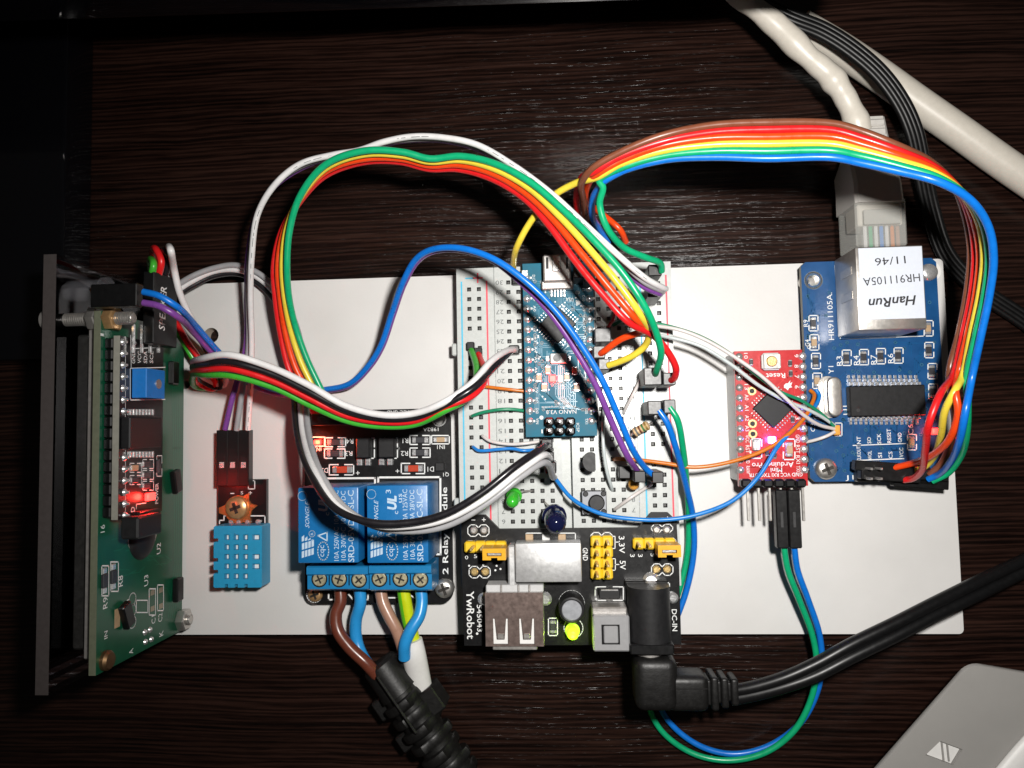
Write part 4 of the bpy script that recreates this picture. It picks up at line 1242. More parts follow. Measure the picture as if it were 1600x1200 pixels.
t.line([(205, 575), (204, 524)], .2); t.line([(204, 545), (246, 543)], .2); t.line([(204, 575.5), (258, 574)], .22); t.line([(203.5, 577), (203.5, 625), (258, 624)], .25)
t.line([(196, 526), (196, 810)], .14); t.line([(201, 652), (201, 702)], .2)
for r_ in ((203, 724, 221, 738), (203, 743, 221, 757), (223, 718, 240, 732), (223, 735, 240, 749), (223, 752, 240, 766)): t.brackets(*r_, .22)
t.brackets(245, 712, 253, 744, .2, False); t.text('POWER', 245, 771, 32, 5, 90, .006); t.text('LED', 207.5, 802, 20, 6, 90, .006); t.line([(213, 795), (213, 788), (228, 786)], .2); t.line([(190, 815), (218, 811)], .22)
t.build(bk, 'silkscreen_print', SILK)
for k in range(16):
    p = PX(191.5+k*.22, 534.5+k*18.05, X1)
    o = xlathe(bk, 'solder_joint', [(.85, 0), (.75, .25), (.35, .6), (.3, 1.1), (.001, 1.15)], p.y, p.z, X1, TIN, 12)
xbox(bk, 'trimmer', 229, 577, 258, 622.5, X1+3.5, 3.5, TRIM, .15)
p = PX(247, 600, X1+3.5); xlathe(bk, 'trimmer_screw', [(1.15, 0), (1.15, .3), (.001, .3)], p.y, p.z, X1+3.45, STEEL, 16)
ch_ = xbox(bk, 'expander_chip', 204, 652, 254, 700, X1+2.3, 2.2, BLKG, .25)
for s, v in ((-1, 644), (1, 710)):
    for k in range(8):
        xbox(ch_, 'lead', 203.5+k*5, v-5, 206.2+k*5, v+5, X1+.9, .9, TIN, .15)
for u, v, m_ in ((212, 731, TAN), (212, 750, RESBK), (231, 725, RESBK), (231, 742, RESBK), (231, 759, RESBK)):
    o = xbox(bk, 'chip_part', u-5, v-4.5, u+5, v+4.5, X1+.6, .6, m_); xbox(bk, 'solder_cap', u-7, v-4, u-4, v+4, X1+.5, .5, TIN, .1)
xbox(bk, 'chip_part', 247, 718, 251, 738, X1+.6, .6, RESBK)
xbox(bk, 'lit_led', 231, 770, 243.5, 782, X1+.9, .9, LED_RED, .2)
p = PX(237, 776, X1+1.7); led_light('display_indicator_light', p, (1, .03, .02), .004)
xbox(bk, 'jumper_pins', 219, 797, 252, 808, X1+2.5, 2.5, BLK, .2)
xbox(bk, 'jumper_block', 216, 804, 254, 838, X1+4.6, 4.0, BLKG, .4)
for k in range(4):
    p = PX(211+k*13, 537, X1+1.3)
    wbox(bk, 'header_pin', (X1+.6, p.y-2.2, p.z-.32), (X1+1.25, p.y+4.5, p.z+.32), TIN, .1)
p = PX(208, 536, X1); xlathe(bk, 'solder_joint', [(.8, 0), (.5, .5), (.001, .8)], p.y, p.z, X1, TIN, 12)

# clear front panel
XA = -112.0
pa_ = thing('acrylic_panel', 'clear acrylic front panel standing upright at the far left', 'panel', (XA-1.5, -7, 0))
AZ, AY1, AY0 = 44.4, 41.2, -55.1
vs = [(x, y, z) for x in (-3, 0) for y in (AY0+7, AY1+7) for z in (0, AZ)]
fs = [(0, 1, 3, 2), (4, 6, 7, 5), (0, 4, 5, 1), (2, 3, 7, 6), (1, 5, 7, 3), (0, 2, 6, 4)]
add(pa_, 'sheet', mk('sheet', vs, fs, [CLEAR, FROST, FROSTA], False, [0, 0, 2, 2, 1, 1]), (XA, -7, 0))
ed = wbox(pa_, 'sawn_edge', (XA-2.98, AY0+.02, AZ), (XA-.02, AY1-.02, AZ+.06), FROST, 0)

# clear lamp and its plug above the display corner
p = PX(120, 455, XA+3.5)
cl = thing('clear_led', 'clear round lamp poking through the acrylic panel corner', 'led', (XA, p.y, p.z))
xlathe(cl, 'lens', [(.001, -9.6), (1.6, -9.2), (2.4, -7.8), (2.5, -6), (2.5, 0), (2.95, .02), (2.95, 1.0), (.001, 1.0)], p.y, p.z, XA+10.0, LEDCL, 24)
xlathe(cl, 'lead_frame', [(.9, 0), (.9, 2.5), (.3, 2.6), (.3, 5), (.001, 5)], p.y, p.z, XA+7.2, COPPER, 8)
PLZ = p.z
pair = thing('blue_purple_pair', 'blue and purple wire pair arching from clear lamp to breadboard', 'wire', (XA+10, p.y, p.z))
hb = PX(222, 462, -90.5)
wbox(pair, 'connector_housing', (XA+10.6, hb.y-2.4, hb.z-1.3), (-91.0, hb.y+2.6, hb.z+1.3), BLK, .2)
zz = hb.z
BLUEP = [(224, 456, zz), (248, 462, zz), (275, 478, zz-2), (305, 508, 32), (338, 546, 22), (372, 580, 12), (420, 606, 8.5), (470, 613, 8.5), (505, 609, 9), (545, 600, 11), (575, 572, 14), (595, 540, 17), (612, 490, 21), (630, 440, 25), (650, 405, 28), (675, 390, 30),
         (720, 388, 32), (770, 404, 33), (820, 438, 33), (865, 482, 32), (905, 535, 31), (940, 592, 30), (968, 655, 28), (990, 705, 26), (1012, 735, 25), (1026, 745, 24)]
PURP = [(224, 473, zz), (248, 478, zz), (275, 493, zz-2), (303, 520, 30), (336, 556, 20), (370, 588, 10.6), (420, 612, 7), (470, 619, 7), (507, 613, 7.5), (548, 604, 9.5), (580, 574, 12), (600, 541, 15), (617, 492, 19), (634, 444, 23), (655, 409, 26), (677, 395.5, 28),
        (720, 393, 29.6), (768, 408, 30.6), (816, 443, 30.6), (858, 487, 30), (896, 541, 29), (930, 600, 28), (958, 665, 26), (980, 712, 24.5), (994, 733, 23), (999, 741, 21)]
PURP = [tuple(b_[j]+(p_[j]-b_[j])*(.55 if 7 < i < 18 else 1) for j in (0, 1))+(p_[2],) for i, (b_, p_) in enumerate(zip(BLUEP, PURP))]
BLUEP = [(u, v, 20+(z-20)*1.65 if z > 20 and i > 10 and u < 1000 else z) for i, (u, v, z) in enumerate(BLUEP)]; PURP = [(u, v, 19+(z-19)*1.65 if z > 19 and i > 10 and u < 985 else z) for i, (u, v, z) in enumerate(PURP)]
wire(pair, 'wire', BLUEP, .74, W['blue']); wire(pair, 'wire', PURP, .74, W['purple'])
pbox(pair, 'connector_housing', 991, 736, 1009, 754, BZ+.02, 25, BLK, .2); pbox(pair, 'connector_housing', 1019, 737, 1037, 755, BZ+.02, 25.5, BLK, .2)

# ------------------------------------------------------------------ cables and wires
# display cable with printed plug
cab = thing('display_cable', 'green, red, black and white ribbon cable from display plug to breadboard', 'ribbon cable', P(300, 570, BT))
XS = X1+4.6
s0 = PX(240, 485, XS); s1 = PX(277, 485, XS)
sy1, sy0 = PX(258, 430, XS).y, PX(258, 540, XS).y
plug = wbox(cab, 'connector_housing', (XS-2.6, sy0, s1.z), (XS, sy1, s0.z), BLK, .2)
plug['label'] = 'black plug lettered SPEAKER'
t = Acc(X=XS+.03); t.text('SPEAKER', 254.5, 481, 68, 9.5, 86, .01); t.build(plug, 'printed_word', SILK)
zt_, zb_ = s0.z-1.2, s1.z+1.2
zs = [zt_+(zb_-zt_)*k/3 for k in range(4)]


def XZ(y, z, x=XS-1.3):
    """photo point of a spot above the plug"""
    d = RC.transposed() @ (Vector((x, y, z))-CAM)
    return (CX+FPX*d.x/-d.z, CY-FPX*d.y/-d.z, z)


g0, r0, k0, w0 = (XZ(sy1-1, z) for z in zs)
DC = {0: [w0, (269, 405, zs[3]+2), (264, 386, zs[3]+8), (267, 392, zs[3]+13), (272, 420, 33), (281, 458, 30), (300, 500, 25), (322, 536, 18), (352, 585, 8), (349, 602, 6)],
      1: [k0, (262, 408, zs[2]+2), (256, 392, zs[2]+3), (262, 395, zs[2]+5), (268, 425, 24), (279, 470, 22), (299, 510, 19), (320, 542, 13), (346, 595, 7), (342, 606, 6)],
      2: [r0, (252, 408, zs[1]+2), (244, 390, zs[1]+1), (239, 394, zs[1]-6), (246, 430, 16), (272, 495, 13), (290, 530, 13), (308, 556, 11), (336, 598, 7), (332, 608, 6)],
      3: [g0, (240, 414, zs[0]+1), (236, 405, zs[0]-3), (235, 412, zs[0]-9), (240, 440, 15), (265, 498, 11), (284, 530, 11), (300, 557, 10), (326, 600, 7), (322, 606, 6)]}
A = [(318, 590, 9), (303, 572, 17), (318, 560, 24), (358, 555, 26), (420, 572, 25), (480, 600, 24), (540, 634, 23), (600, 648, 23), (650, 646, 23), (695, 628, 24)]
B = [(305, 603, 8), (301, 588, 15), (322, 585, 21), (365, 588, 23), (430, 606, 22), (490, 636, 21), (545, 658, 20.5), (600, 666, 20.5), (650, 663, 21), (700, 638, 23)]
DT = {0: [(738, 598, 24), (766, 566, 22), (790, 549, 19), (806, 546, 15), (806, 546, 11)], 1: [(740, 606, 24), (768, 578, 21), (790, 556, 18), (799, 548, 15), (800, 547, 11)],
      2: [(735, 620, 24), (755, 600, 22), (757, 578, 19), (750, 560, 16), (747, 551, 13.5), (747, 550, 11)], 3: [(725, 626, 23), (742, 600, 21), (744, 572, 18), (738, 551, 15), (735, 543, 12.8), (735, 542, 11)]}
A = [(u, v, 6+(z-6)*1.7 if i > 1 else z) for i, (u, v, z) in enumerate(A)]; B = [(u, v, 6+(z-6)*1.7 if i > 1 else z) for i, (u, v, z) in enumerate(B)]
for k in DT: DT[k] = [(u, v, z+max(0, (z-16))*1.2+(2 if k == 1 else 0)) for u, v, z in DT[k]]
ribbon(cab, A, B, [W['white'], W['black'], W['red'], W['green']], .80, DC, DT)

for u0, v0, u1, v1, z1 in ((729, 534, 741, 547, 14.6), (741, 543, 753, 556, 14.8), (795, 539, 811, 553, 15.5)): pbox(cab, 'pin_sleeve', u0, v0, u1, v1, BZ+.02, z1, BLK, .2)

# network ribbon (six colours)
spi = thing('rainbow_cable', 'six colour ribbon cable arching over the top to the network board', 'ribbon cable', P(1200, 220, 0))
SA = [(925, 264, 34), (960, 243, 35), (1030, 214, 36), (1110, 197, 36), (1200, 191.5, 36), (1300, 193, 36), (1345, 205, 36), (1405, 228, 36), (1455, 254, 34), (1492, 292, 31), (1508, 340, 29), (1516, 390, 28), (1512, 450, 27), (1498, 520, 26), (1484, 580, 25)]
SB = [(940, 286, 32), (975, 266, 33), (1040, 250, 34), (1115, 245, 35), (1200, 247.5, 36), (1300, 246.5, 37), (1345, 255, 38), (1405, 268, 39), (1465, 283, 40), (1515, 312, 39), (1545, 355, 37), (1552, 405, 35), (1546, 460, 33), (1531, 530, 31), (1518, 590, 29)]
names = ('brown', 'red', 'orange', 'yellow', 'teal', 'blue')
SH = {0: [(913, 368, 16), (915, 340, 22), (911, 310, 28), (909, 285, 32)], 1: [(905, 345, 18), (901, 320, 24), (903, 292, 29), (912, 275, 32)], 2: [(978, 378, 16), (968, 358, 20), (935, 330, 20), (915, 312, 26), (918, 290, 30)],
      3: [(802, 428, 14), (802, 415, 20), (808, 385, 25), (830, 345, 27), (862, 308, 29), (900, 286, 31)], 4: [(1034, 424, 26), (1032, 412, 27), (1008, 402, 28), (975, 387, 29), (948, 355, 30), (937, 318, 31), (942, 293, 32)],
      5: [(950, 380, 18), (935, 356, 22), (925, 335, 26), (927, 308, 29), (936, 292, 31)]}
ST = {0: [(1487, 620, 25), (1492, 655, 23), (1486, 690, 19), (1470, 725, 15), (1452, 742, 13)], 1: [(1468, 618, 28), (1452, 660, 28), (1446, 700, 25), (1440, 735, 20), (1425, 748, 16), (1412, 750, 14)],
      2: [(1493, 612, 27), (1497, 645, 27), (1484, 685, 25), (1455, 712, 21), (1425, 724, 17), (1396, 731, 14)], 3: [(1492, 610, 27), (1477, 640, 26), (1470, 680, 23), (1458, 715, 18), (1440, 732, 14), (1420, 737, 13)],
      4: [(1512, 630, 26), (1510, 680, 23), (1500, 715, 19), (1480, 740, 15), (1456, 752, 13)], 5: [(1509, 640, 28), (1500, 685, 26), (1485, 722, 21), (1465, 742, 15), (1450, 749, 13)]}
up = lambda L, b, f: [(u, v, b+(z-b)*f if z > b else z) for u, v, z in L]
SA = up(SA, 20, 2.0); SB = up(SB, 20, 2.0); SH = {k: up(v, 20, 2.0) for k, v in SH.items()}; ST = {k: up(v, 18, 2.2) for k, v in ST.items()}
SH[4][:4] = [(1034, 424, 26), (1032, 412, 28), (1008, 402, 32), (975, 387, 35)]
ribbon(spi, SA, SB, [W[n_] for n_ in names], .77, SH, ST)
an = math.radians(-5)
for u, v, z0, z1, l in ((1383, 730, 12.2, 14.7, 14), (1392, 744, 12.2, 14.7, 14), (1408, 735, 9.6, 12.1, 14), (1420, 748, 9.6, 12.1, 14), (1440, 742, 10.5, 13, 13), (1440, 755, 9.6, 12.1, 13)):
    c = P(u, v, z1); add(spi, 'connector_housing', m_box(l, 2.45, 2.5, BLK, .2), (c.x, c.y, z0), an)
pbox(spi, 'connector_housing', 1013, 413, 1034, 431, BZ+.02, 25.5, BLK, .2)
for u, v in ((905, 425), (921, 432), (945, 432)): pbox(spi, 'connector_housing', u-9, v-9, u+9, v+9, BZ+.02, 24.5, BLK, .2)
pbox(spi, 'connector_housing', 800, 424, 818, 444, BZ+.02, 14.6, BLK, .2)

# relay control ribbon
rc = thing('relay_cable', 'green, yellow, orange and red ribbon cable looping from relay board to breadboard', 'ribbon cable', P(560, 250, 0))
GA = [(520, 652, 15), (503, 612, 15), (480, 562, 17), (462, 510, 19), (452, 465, 22), (448, 415, 25), (453, 360, 27), (470, 305, 29), (510, 256, 31), (570, 236, 32), (630, 238, 32), (672, 248, 31.5), (720, 244, 32), (775, 257, 33), (830, 286, 34), (880, 328, 34.5), (930, 378, 35), (975, 430, 35), (1008, 482, 34)]
RB = [(497, 655, 14), (478, 622, 12), (452, 580, 13), (438, 520, 16), (430, 465, 19), (428, 415, 21), (440, 362, 22), (466, 318, 23.5), (506, 276, 26), (566, 254, 28), (625, 253, 28.5), (670, 264, 28), (716, 264, 28.5), (770, 280, 30), (820, 311, 31), (858, 352, 32), (897, 405, 32.5), (938, 456, 32.5), (982, 503, 32)]
RT = {0: [(1026, 522, 33), (1033, 552, 31), (1026, 578, 28), (1024, 584, 26)], 1: [(1014, 520, 31), (1008, 540, 29), (990, 555, 28), (968, 565, 27), (950, 571, 25.5)],
      2: [(1010, 514, 31), (998, 520, 29), (970, 530, 28), (945, 548, 26.5), (938, 553, 25)], 3: [(1022, 525, 31), (1045, 552, 30), (1056, 575, 29), (1054, 590, 27.5), (1049, 594, 26)]}
GA = up(GA, 18, 1.5); RB = up(RB, 18, 1.5); RT = {k: up(v, 27, 1.8) for k, v in RT.items()}
ribbon(rc, GA, RB, [W['teal'], W['yellow'], W['orange'], W['red']], .80, None, RT)
for u0, v0, u1, v1, z1 in ((1006, 574, 1034, 602, 26), (1036, 582, 1056, 602, 26), (927, 540, 946, 560, 25.5), (935, 560, 953, 578, 25.5)): pbox(rc, 'connector_housing', u0, v0, u1, v1, BZ+.02, z1, GREYH, .25)

# sensor cable
sn = thing('sensor_cable', 'white, grey and purple ribbon cable looping from temperature sensor to breadboard', 'ribbon cable', P(372, 640, BT))
WA = [(387, 672, 11), (391, 610, 13), (394, 540, 16), (392, 460, 21), (393, 400, 25), (403, 335, 28), (430, 287, 30), (470, 257, 30.5), (520, 242, 30.5), (562, 235, 30.5), (600, 221, 31), (645, 214, 31.5), (695, 215, 32), (745, 226, 32.5), (800, 257, 33), (860, 302, 33), (915, 352, 33), (970, 402, 32), (1010, 436, 30), (1036, 450, 27), (1040, 452, 25)]
WB = [(352, 672, 11), (364, 618, 12.5), (375, 545, 13), (380, 460, 18), (385, 398, 22), (397, 340, 24.5), (426, 296, 26), (470, 266, 27), (521, 248, 27.5), (564, 238, 28), (600, 229, 28.5), (645, 222.5, 29), (695, 224, 29.5), (744, 236, 29.5), (798, 268, 30), (855, 313, 30), (908, 364, 30), (962, 414, 29), (1004, 446, 28), (1028, 458, 26), (1032, 460, 25)]
WB = [tuple(a_[j]+(b_[j]-a_[j])*(.55 if 2 <= i < len(WA)-3 else 1) for j in (0, 1))+(b_[2]-(1.2 if 2 <= i < len(WA)-3 else 0),) for i, (a_, b_) in enumerate(zip(WA, WB))]
WA = up(WA, 18, 1.5); WB = up(WB, 18, 1.5)
ribbon(sn, WA, WB, [W['white'], W['grey'], W['purple']], .72)
wire_print(sn, WA, .72, 3)
for k, u in enumerate((338, 355, 372)):
    o = pbox(sn, 'connector_housing', u, 672, u+16.9, 759, 8.2, 10.8, BLK, .08)
    pbox(o, 'contact_window', u+4.5, 722, u+12, 731, 10.75, 10.83, TIN, 0)
c = P(1029, 456, 25); pbox(sn, 'connector_housing', 1012, 444, 1034, 464, BZ+.02, 25, GREYH, .2)

# lamp cable with black, white and grey wires
bw = thing('black_white_cable', 'grey, white and black ribbon cable curving under the relay blocks to the breadboard', 'ribbon cable', P(480, 680, BT))
KA = [(235, 470, 14), (268, 452, 13), (300, 432, 12), (335, 418, 11), (370, 415, 10.5), (405, 428, 10), (440, 462, 9.5), (463, 510, 9.5), (474, 560, 10), (478, 620, 16), (482, 672, 22), (500, 735, 28), (535, 790, 30), (585, 822, 31), (640, 829, 31), (700, 820, 31), (760, 787, 31), (815, 745, 30), (850, 722, 28)]
KB = [(232, 486, 14), (266, 468, 12), (300, 447, 10.5), (335, 431, 9), (370, 428, 8), (400, 440, 7.5), (430, 470, 7), (450, 520, 7), (460, 570, 8), (460, 625, 15), (465, 680, 22), (486, 742, 29), (525, 795, 33), (580, 816, 34), (640, 816, 34), (695, 803, 34), (752, 771, 34), (806, 728, 33), (845, 702, 30)]
KT = {0: [(864, 745, 24), (866, 746, 20)], 1: [(858, 716, 26), (860, 718, 22)], 2: [(856, 696, 26), (858, 697, 22)]}
KA = KA[:9]+up(KA[9:], 20, 1.9); KB = KB[:9]+up(KB[9:], 20, 1.9)
ribbon(bw, KA, KB, [W['grey'], W['white'], W['black']], .78, None, KT)
for u0, v0, u1, v1 in ((846, 686, 863, 703), (848, 706, 865, 722), (852, 722, 869, 740)): pbox(bw, 'connector_housing', u0, v0, u1, v1, BZ+.02, 23.5, BLK, .2)

# serial pair below the board
sp = thing('serial_pair', 'green and blue wire pair looping under the power cord to the red board', 'wire', P(1130, 1180, 0))
wire(sp, 'wire', [(1029, 641, 25), (1042, 660, 25), (1056, 700, 22), (1071, 755, 15), (1083, 810, 9), (1084, 865, 6.5), (1072, 925, 5.5), (1050, 985, 5), (1030, 1050, 2), (1030, 1100, 1.2), (1052, 1135, 1.2), (1095, 1166, 1.5), (1145, 1178, 2), (1200, 1166, 3), (1250, 1130, 4), (1277, 1080, 6), (1284, 1035, 8), (1280, 990, 10), (1262, 935, 12), (1246, 890, 13.5), (1241, 855, 14.5)], .76, W['blue'])
wire(sp, 'wire', [(1046, 636, 25), (1058, 655, 25), (1067, 700, 21), (1073, 755, 14), (1076, 810, 8), (1074, 865, 5.6), (1062, 920, 5), (1038, 985, 5), (1014, 1050, 2), (1012, 1095, 1.2), (1032, 1140, 1.2), (1080, 1176, 1.4), (1135, 1188, 2.5), (1195, 1176, 4), (1242, 1140, 5.5), (1268, 1090, 7), (1276, 1040, 8.5), (1270, 995, 10), (1248, 935, 12.2), (1231, 890, 13.5), (1225, 855, 14.5)], .76, W['teal'])
for u0, u1 in ((1213, 1231.5), (1232.5, 1252)):
    o = pbox(sp, 'connector_housing', u0, 765, u1, 857, 13.9, 16.5, BLK, .25)
    pbox(o, 'contact_window', u0+7, 800, u0+11, 824, 16.45, 16.53, GREYH, 0)
for u0, v0, u1, v1 in ((1012, 626, 1034, 648), (1037, 624, 1056, 646)): pbox(sp, 'connector_housing', u0, v0, u1, v1, BZ+.02, 25.5, GREYH, .25)

# thin single-core wires between the boards
t = wire(None, 'hookup_wire', [(960, 718, 12.5), (966, 717, 14.5), (1000, 719, 16), (1040, 724, 17), (1085, 730, 18), (1140, 722, 18.5), (1195, 703, 18.5), (1230, 680, 18), (1255, 655, 16), (1268, 632, 13), (1272, 616, 10.5), (1266, 610, 9.5)], .5, W['orange_s'])
tag(t, 'orange single core wire crossing from breadboard to the red board', 'wire')
t = wire(None, 'hookup_wire', [(864, 742, 12.5), (868, 748, 15), (895, 780, 18), (940, 803, 20), (990, 811, 21), (1040, 812, 21), (1090, 804, 21), (1145, 782, 20.5), (1185, 745, 20), (1215, 698, 19), (1245, 665, 16.5), (1270, 640, 13), (1280, 618, 10), (1275, 609, 9.5)], .52, W['blue_s'])
tag(t, 'long blue single core wire sagging over the tactile button to the red board', 'wire')
tw = thing('twisted_wires', 'thin white and pale green wires ending at an orange part on the network board', 'wire', P(1050, 520, 14))
wire(tw, 'wire', [(958, 508, 13), (975, 500, 16), (1010, 503, 18), (1050, 511, 19), (1095, 526, 19), (1140, 552, 19), (1180, 584, 18.5), (1215, 610, 18), (1252, 626, 16), (1285, 648, 13), (1303, 666, 11.4)], .42, W['green_s'])
wire(tw, 'wire', [(968, 507, 13), (985, 506, 16.5), (1020, 509, 18.5), (1060, 515, 20), (1100, 530, 20), (1145, 556, 20), (1190, 588, 20), (1225, 620, 19.5), (1255, 648, 17), (1280, 664, 14), (1303, 670, 11.6)], .46, W['white_s'])
wire(tw, 'wire', [(985, 525, 13), (1010, 521, 16), (1050, 528, 18), (1095, 541, 18.5), (1140, 568, 18.5), (1185, 602, 18), (1225, 625, 17), (1262, 640, 15), (1290, 655, 12.5), (1304, 665, 11.2)], .46, W['pale'])
wire(tw, 'wire', [(1258, 691, 9.6), (1272, 688, 11), (1290, 682, 12), (1304, 675, 11.4)], .42, W['white_s'])

JW = [('orange_s', [(752, 604, 11), (752.5, 603.5, 13.4), (775, 606, 14.2), (800, 609, 14.4), (818, 611, 14.0)], 'short orange jumper wire lying across the left rails'),
      ('green_s', [(737, 651, 11), (738, 650, 13.6), (752, 645, 14.6), (780, 640, 15), (800, 639.5, 14.6), (820, 642, 13.6)], 'short green jumper wire crossing the left rails'),
      ('white_s', [(754, 681, 11), (755, 682, 13.8), (766, 689, 14.8), (795, 694, 15), (820, 693, 15.5), (842, 690, 14.5)], 'short pinkish white jumper wire above the short blue one'),
      ('blue_s', [(739, 699, 11), (740, 699, 13.6), (748, 704, 14.6), (780, 702, 15), (800, 701, 15), (818, 704, 15.4), (834, 703, 14.6)], 'short blue jumper wire at the left rails'),
      ('pale', [(944, 634, 14), (942, 665, 17), (943, 700, 18), (948, 735, 17), (955, 760, 14.5), (957, 768, 11.5)], 'pale blue white jumper wire bowed beside the transistor'),
      ('white_s', [(1003, 588, 15), (990, 615, 17), (976, 642, 14), (974, 648, 11.5)], 'white jumper wire leaning under the blue purple pair'),
      ('white_s', [(959, 797, 11.5), (963, 794, 14), (985, 778, 17), (1008, 763, 15), (1018, 757, 13)], 'slanting white jumper wire right of the tactile button'),
      ('dred', [(965, 480, 20), (957, 500, 18), (950, 512, 15), (949, 517, 12)], 'short red and grey jumper wire beside the microcontroller board')]
for c_, pts, lab in JW:
    tag(wire(None, 'jumper_wire', pts, .42, W[c_], n=6), lab, 'jumper wire', 'short jumper wires on the breadboard')
h_ = pbox(None, 'pin_connector', 929, 512, 955, 535, BZ+.02, 21, GREYH, .25); tag(h_, 'grey pin connector between the microcontroller board and the ribbon cable', 'connector')

# ------------------------------------------------------------------ parts plugged into the breadboard
c = P(797, 784, BZ)
gl = thing('green_led', 'unlit green lamp plugged in beside the row numbers', 'led', c)
q = P(796, 790, BZ+5)
ax = (P(798, 791, BZ+8)-P(804, 773, BZ+2)).normalized()
rot = Vector((0, 0, 1)).rotation_difference(ax).to_matrix()
add(gl, 'lens', m_lathe([(1.95, 0), (1.95, .9), (1.6, 1.0), (1.6, 3.8), (1.35, 4.6), (.8, 5.2), (.001, 5.4)], LEDG, 22), P(804, 773, BZ+2.6), rot)
wire(gl, 'lead', [(805, 772, BZ+2.8), (818, 768, BZ+2), (832, 767, BZ-.5)], .28, STEELD); wire(gl, 'lead', [(802, 776, BZ+2.8), (800, 780, BZ+1), (800, 784, BZ-1)], .28, STEELD)
c = P(868, 800, BZ)
il = thing('infrared_led', 'dark blue round lamp leaning over the power module edge', 'led', c)
a_, b_ = P(866, 806, BZ+7.0), P(869, 821, BZ+14.5)
rot = Vector((0, 0, 1)).rotation_difference((b_-a_).normalized()).to_matrix()
add(il, 'lens', m_lathe([(2.95, 0), (2.95, 1.0), (2.55, 1.05), (2.55, 5.4), (2.3, 6.8), (1.5, 7.7), (.7, 8.05), (.001, 8.1)], LEDIR, 26), a_, rot)
wire(il, 'lead', [(865, 806, BZ+7.2), (858, 792, BZ+4), (850, 783, BZ-.5)], .28, STEEL); wire(il, 'lead', [(869, 806, BZ+7.2), (868, 798, BZ+3), (866, 793, BZ-.5)], .28, STEEL)
# tactile switch
TZ = BZ+3.4
tb = thing('tactile_button', 'small square tactile button with dark round cap on the breadboard', 'button', P(929, 785, BZ))
pbox(tb, 'base', 909, 767, 948, 804.5, BZ+.02, TZ-.4, BLKG, .2); pbox(tb, 'metal_cover', 909.5, 767.5, 947.5, 804, TZ-.38, TZ, BTNM, .15)
pcyl(tb, 'button_cap', 932.5, 786, 1.95, TZ, TZ+1.6, BLKG, .25, 24)
for u, v in ((915, 772), (943, 771.5), (915.5, 800), (943.5, 799.5)): pcyl(tb, 'rivet', u, v, .68, TZ, TZ+.3, BLKG, .15, 12)
# transistor (half-round body)
tz = BZ+7.5
tq = thing('transistor', 'black half round transistor standing above the tactile button', 'transistor', P(922, 724, BZ))
c = P(922, 722, tz)
lp = [(2.0*math.cos(math.radians(a_)), 2.3*math.sin(math.radians(a_))) for a_ in range(60, 301, 12)]
add(tq, 'body', m_prism([lp], 0, 4.6, BLKG), (c.x+.3, c.y, tz-4.6))
for k in (-1, 0, 1): wbox(tq, 'lead', (c.x+.2, c.y+k*1.27-.2, BZ-.3), (c.x+.6, c.y+k*1.27+.2, tz-4.62), STEEL, .05)
# resistor
rs = thing('resistor', 'tan striped resistor lying across the right rail gap', 'resistor', P(1003, 670, BZ))
a_, b_ = P(990, 677, BZ+4.5), P(1014, 663, BZ+5.5)
d_ = (b_-a_).normalized(); rot = Vector((0, 0, 1)).rotation_difference(d_).to_matrix(); ln = (b_-a_).length
add(rs, 'body', m_lathe([(.5, 0), (1.15, .3), (1.2, .9), (1.0, 1.3), (1.0, ln-1.3), (1.2, ln-.9), (1.15, ln-.3), (.5, ln)], RESTAN, 18), a_, rot)
for f, m_ in ((.22, INK), (.42, M('band_brown', (.12, .03, .015), .5)), (.62, M('band_green', (.03, .15, .04), .5)), (.82, M('band_gold', (.5, .33, .1), .35, metal=.6))):
    add(rs, 'colour_band', m_lathe([(1.2 if f in (.22, .82) else 1.03, 0), (1.22 if f in (.22, .82) else 1.03, .45)], m_, 18), a_+d_*(ln*f-.2), rot)
wire(rs, 'lead', [tuple(P(990, 677, BZ+4.5)), tuple(P(975, 688, BZ+3.5)), tuple(P(962, 700, BZ-.3))], .26, STEEL, px=False); wire(rs, 'lead', [tuple(b_), tuple(P(1018, 661, BZ+4)), tuple(P(1019, 661, BZ-.3))], .26, STEEL, px=False)
# small ceramic part and pin connectors by the rails
oc = thing('ceramic_capacitor', 'tiny orange ceramic capacitor between the right hand rail connectors', 'capacitor', P(990, 758, BZ))
c = P(990, 757, BZ+4); vs, fs = lathe_vf([(.3, -1.4), (1.1, -.9), (1.4, 0), (1.1, .9), (.3, 1.4)], 14)
add(oc, 'disc', sharp(mk('disc', vs, fs, ORG), 50), c); wire(oc, 'lead', [(988, 758, BZ+3.5), (986, 760, BZ-.2)], .25, STEEL); wire(oc, 'lead', [(994, 756, BZ+3.5), (995, 757, BZ-.2)], .25, STEEL)
tag(pbox(None, 'pin_connector', 967, 728, 985, 748, BZ+.02, 18, BLK, .2), 'black pin connector just left of the purple wire end', 'connector')

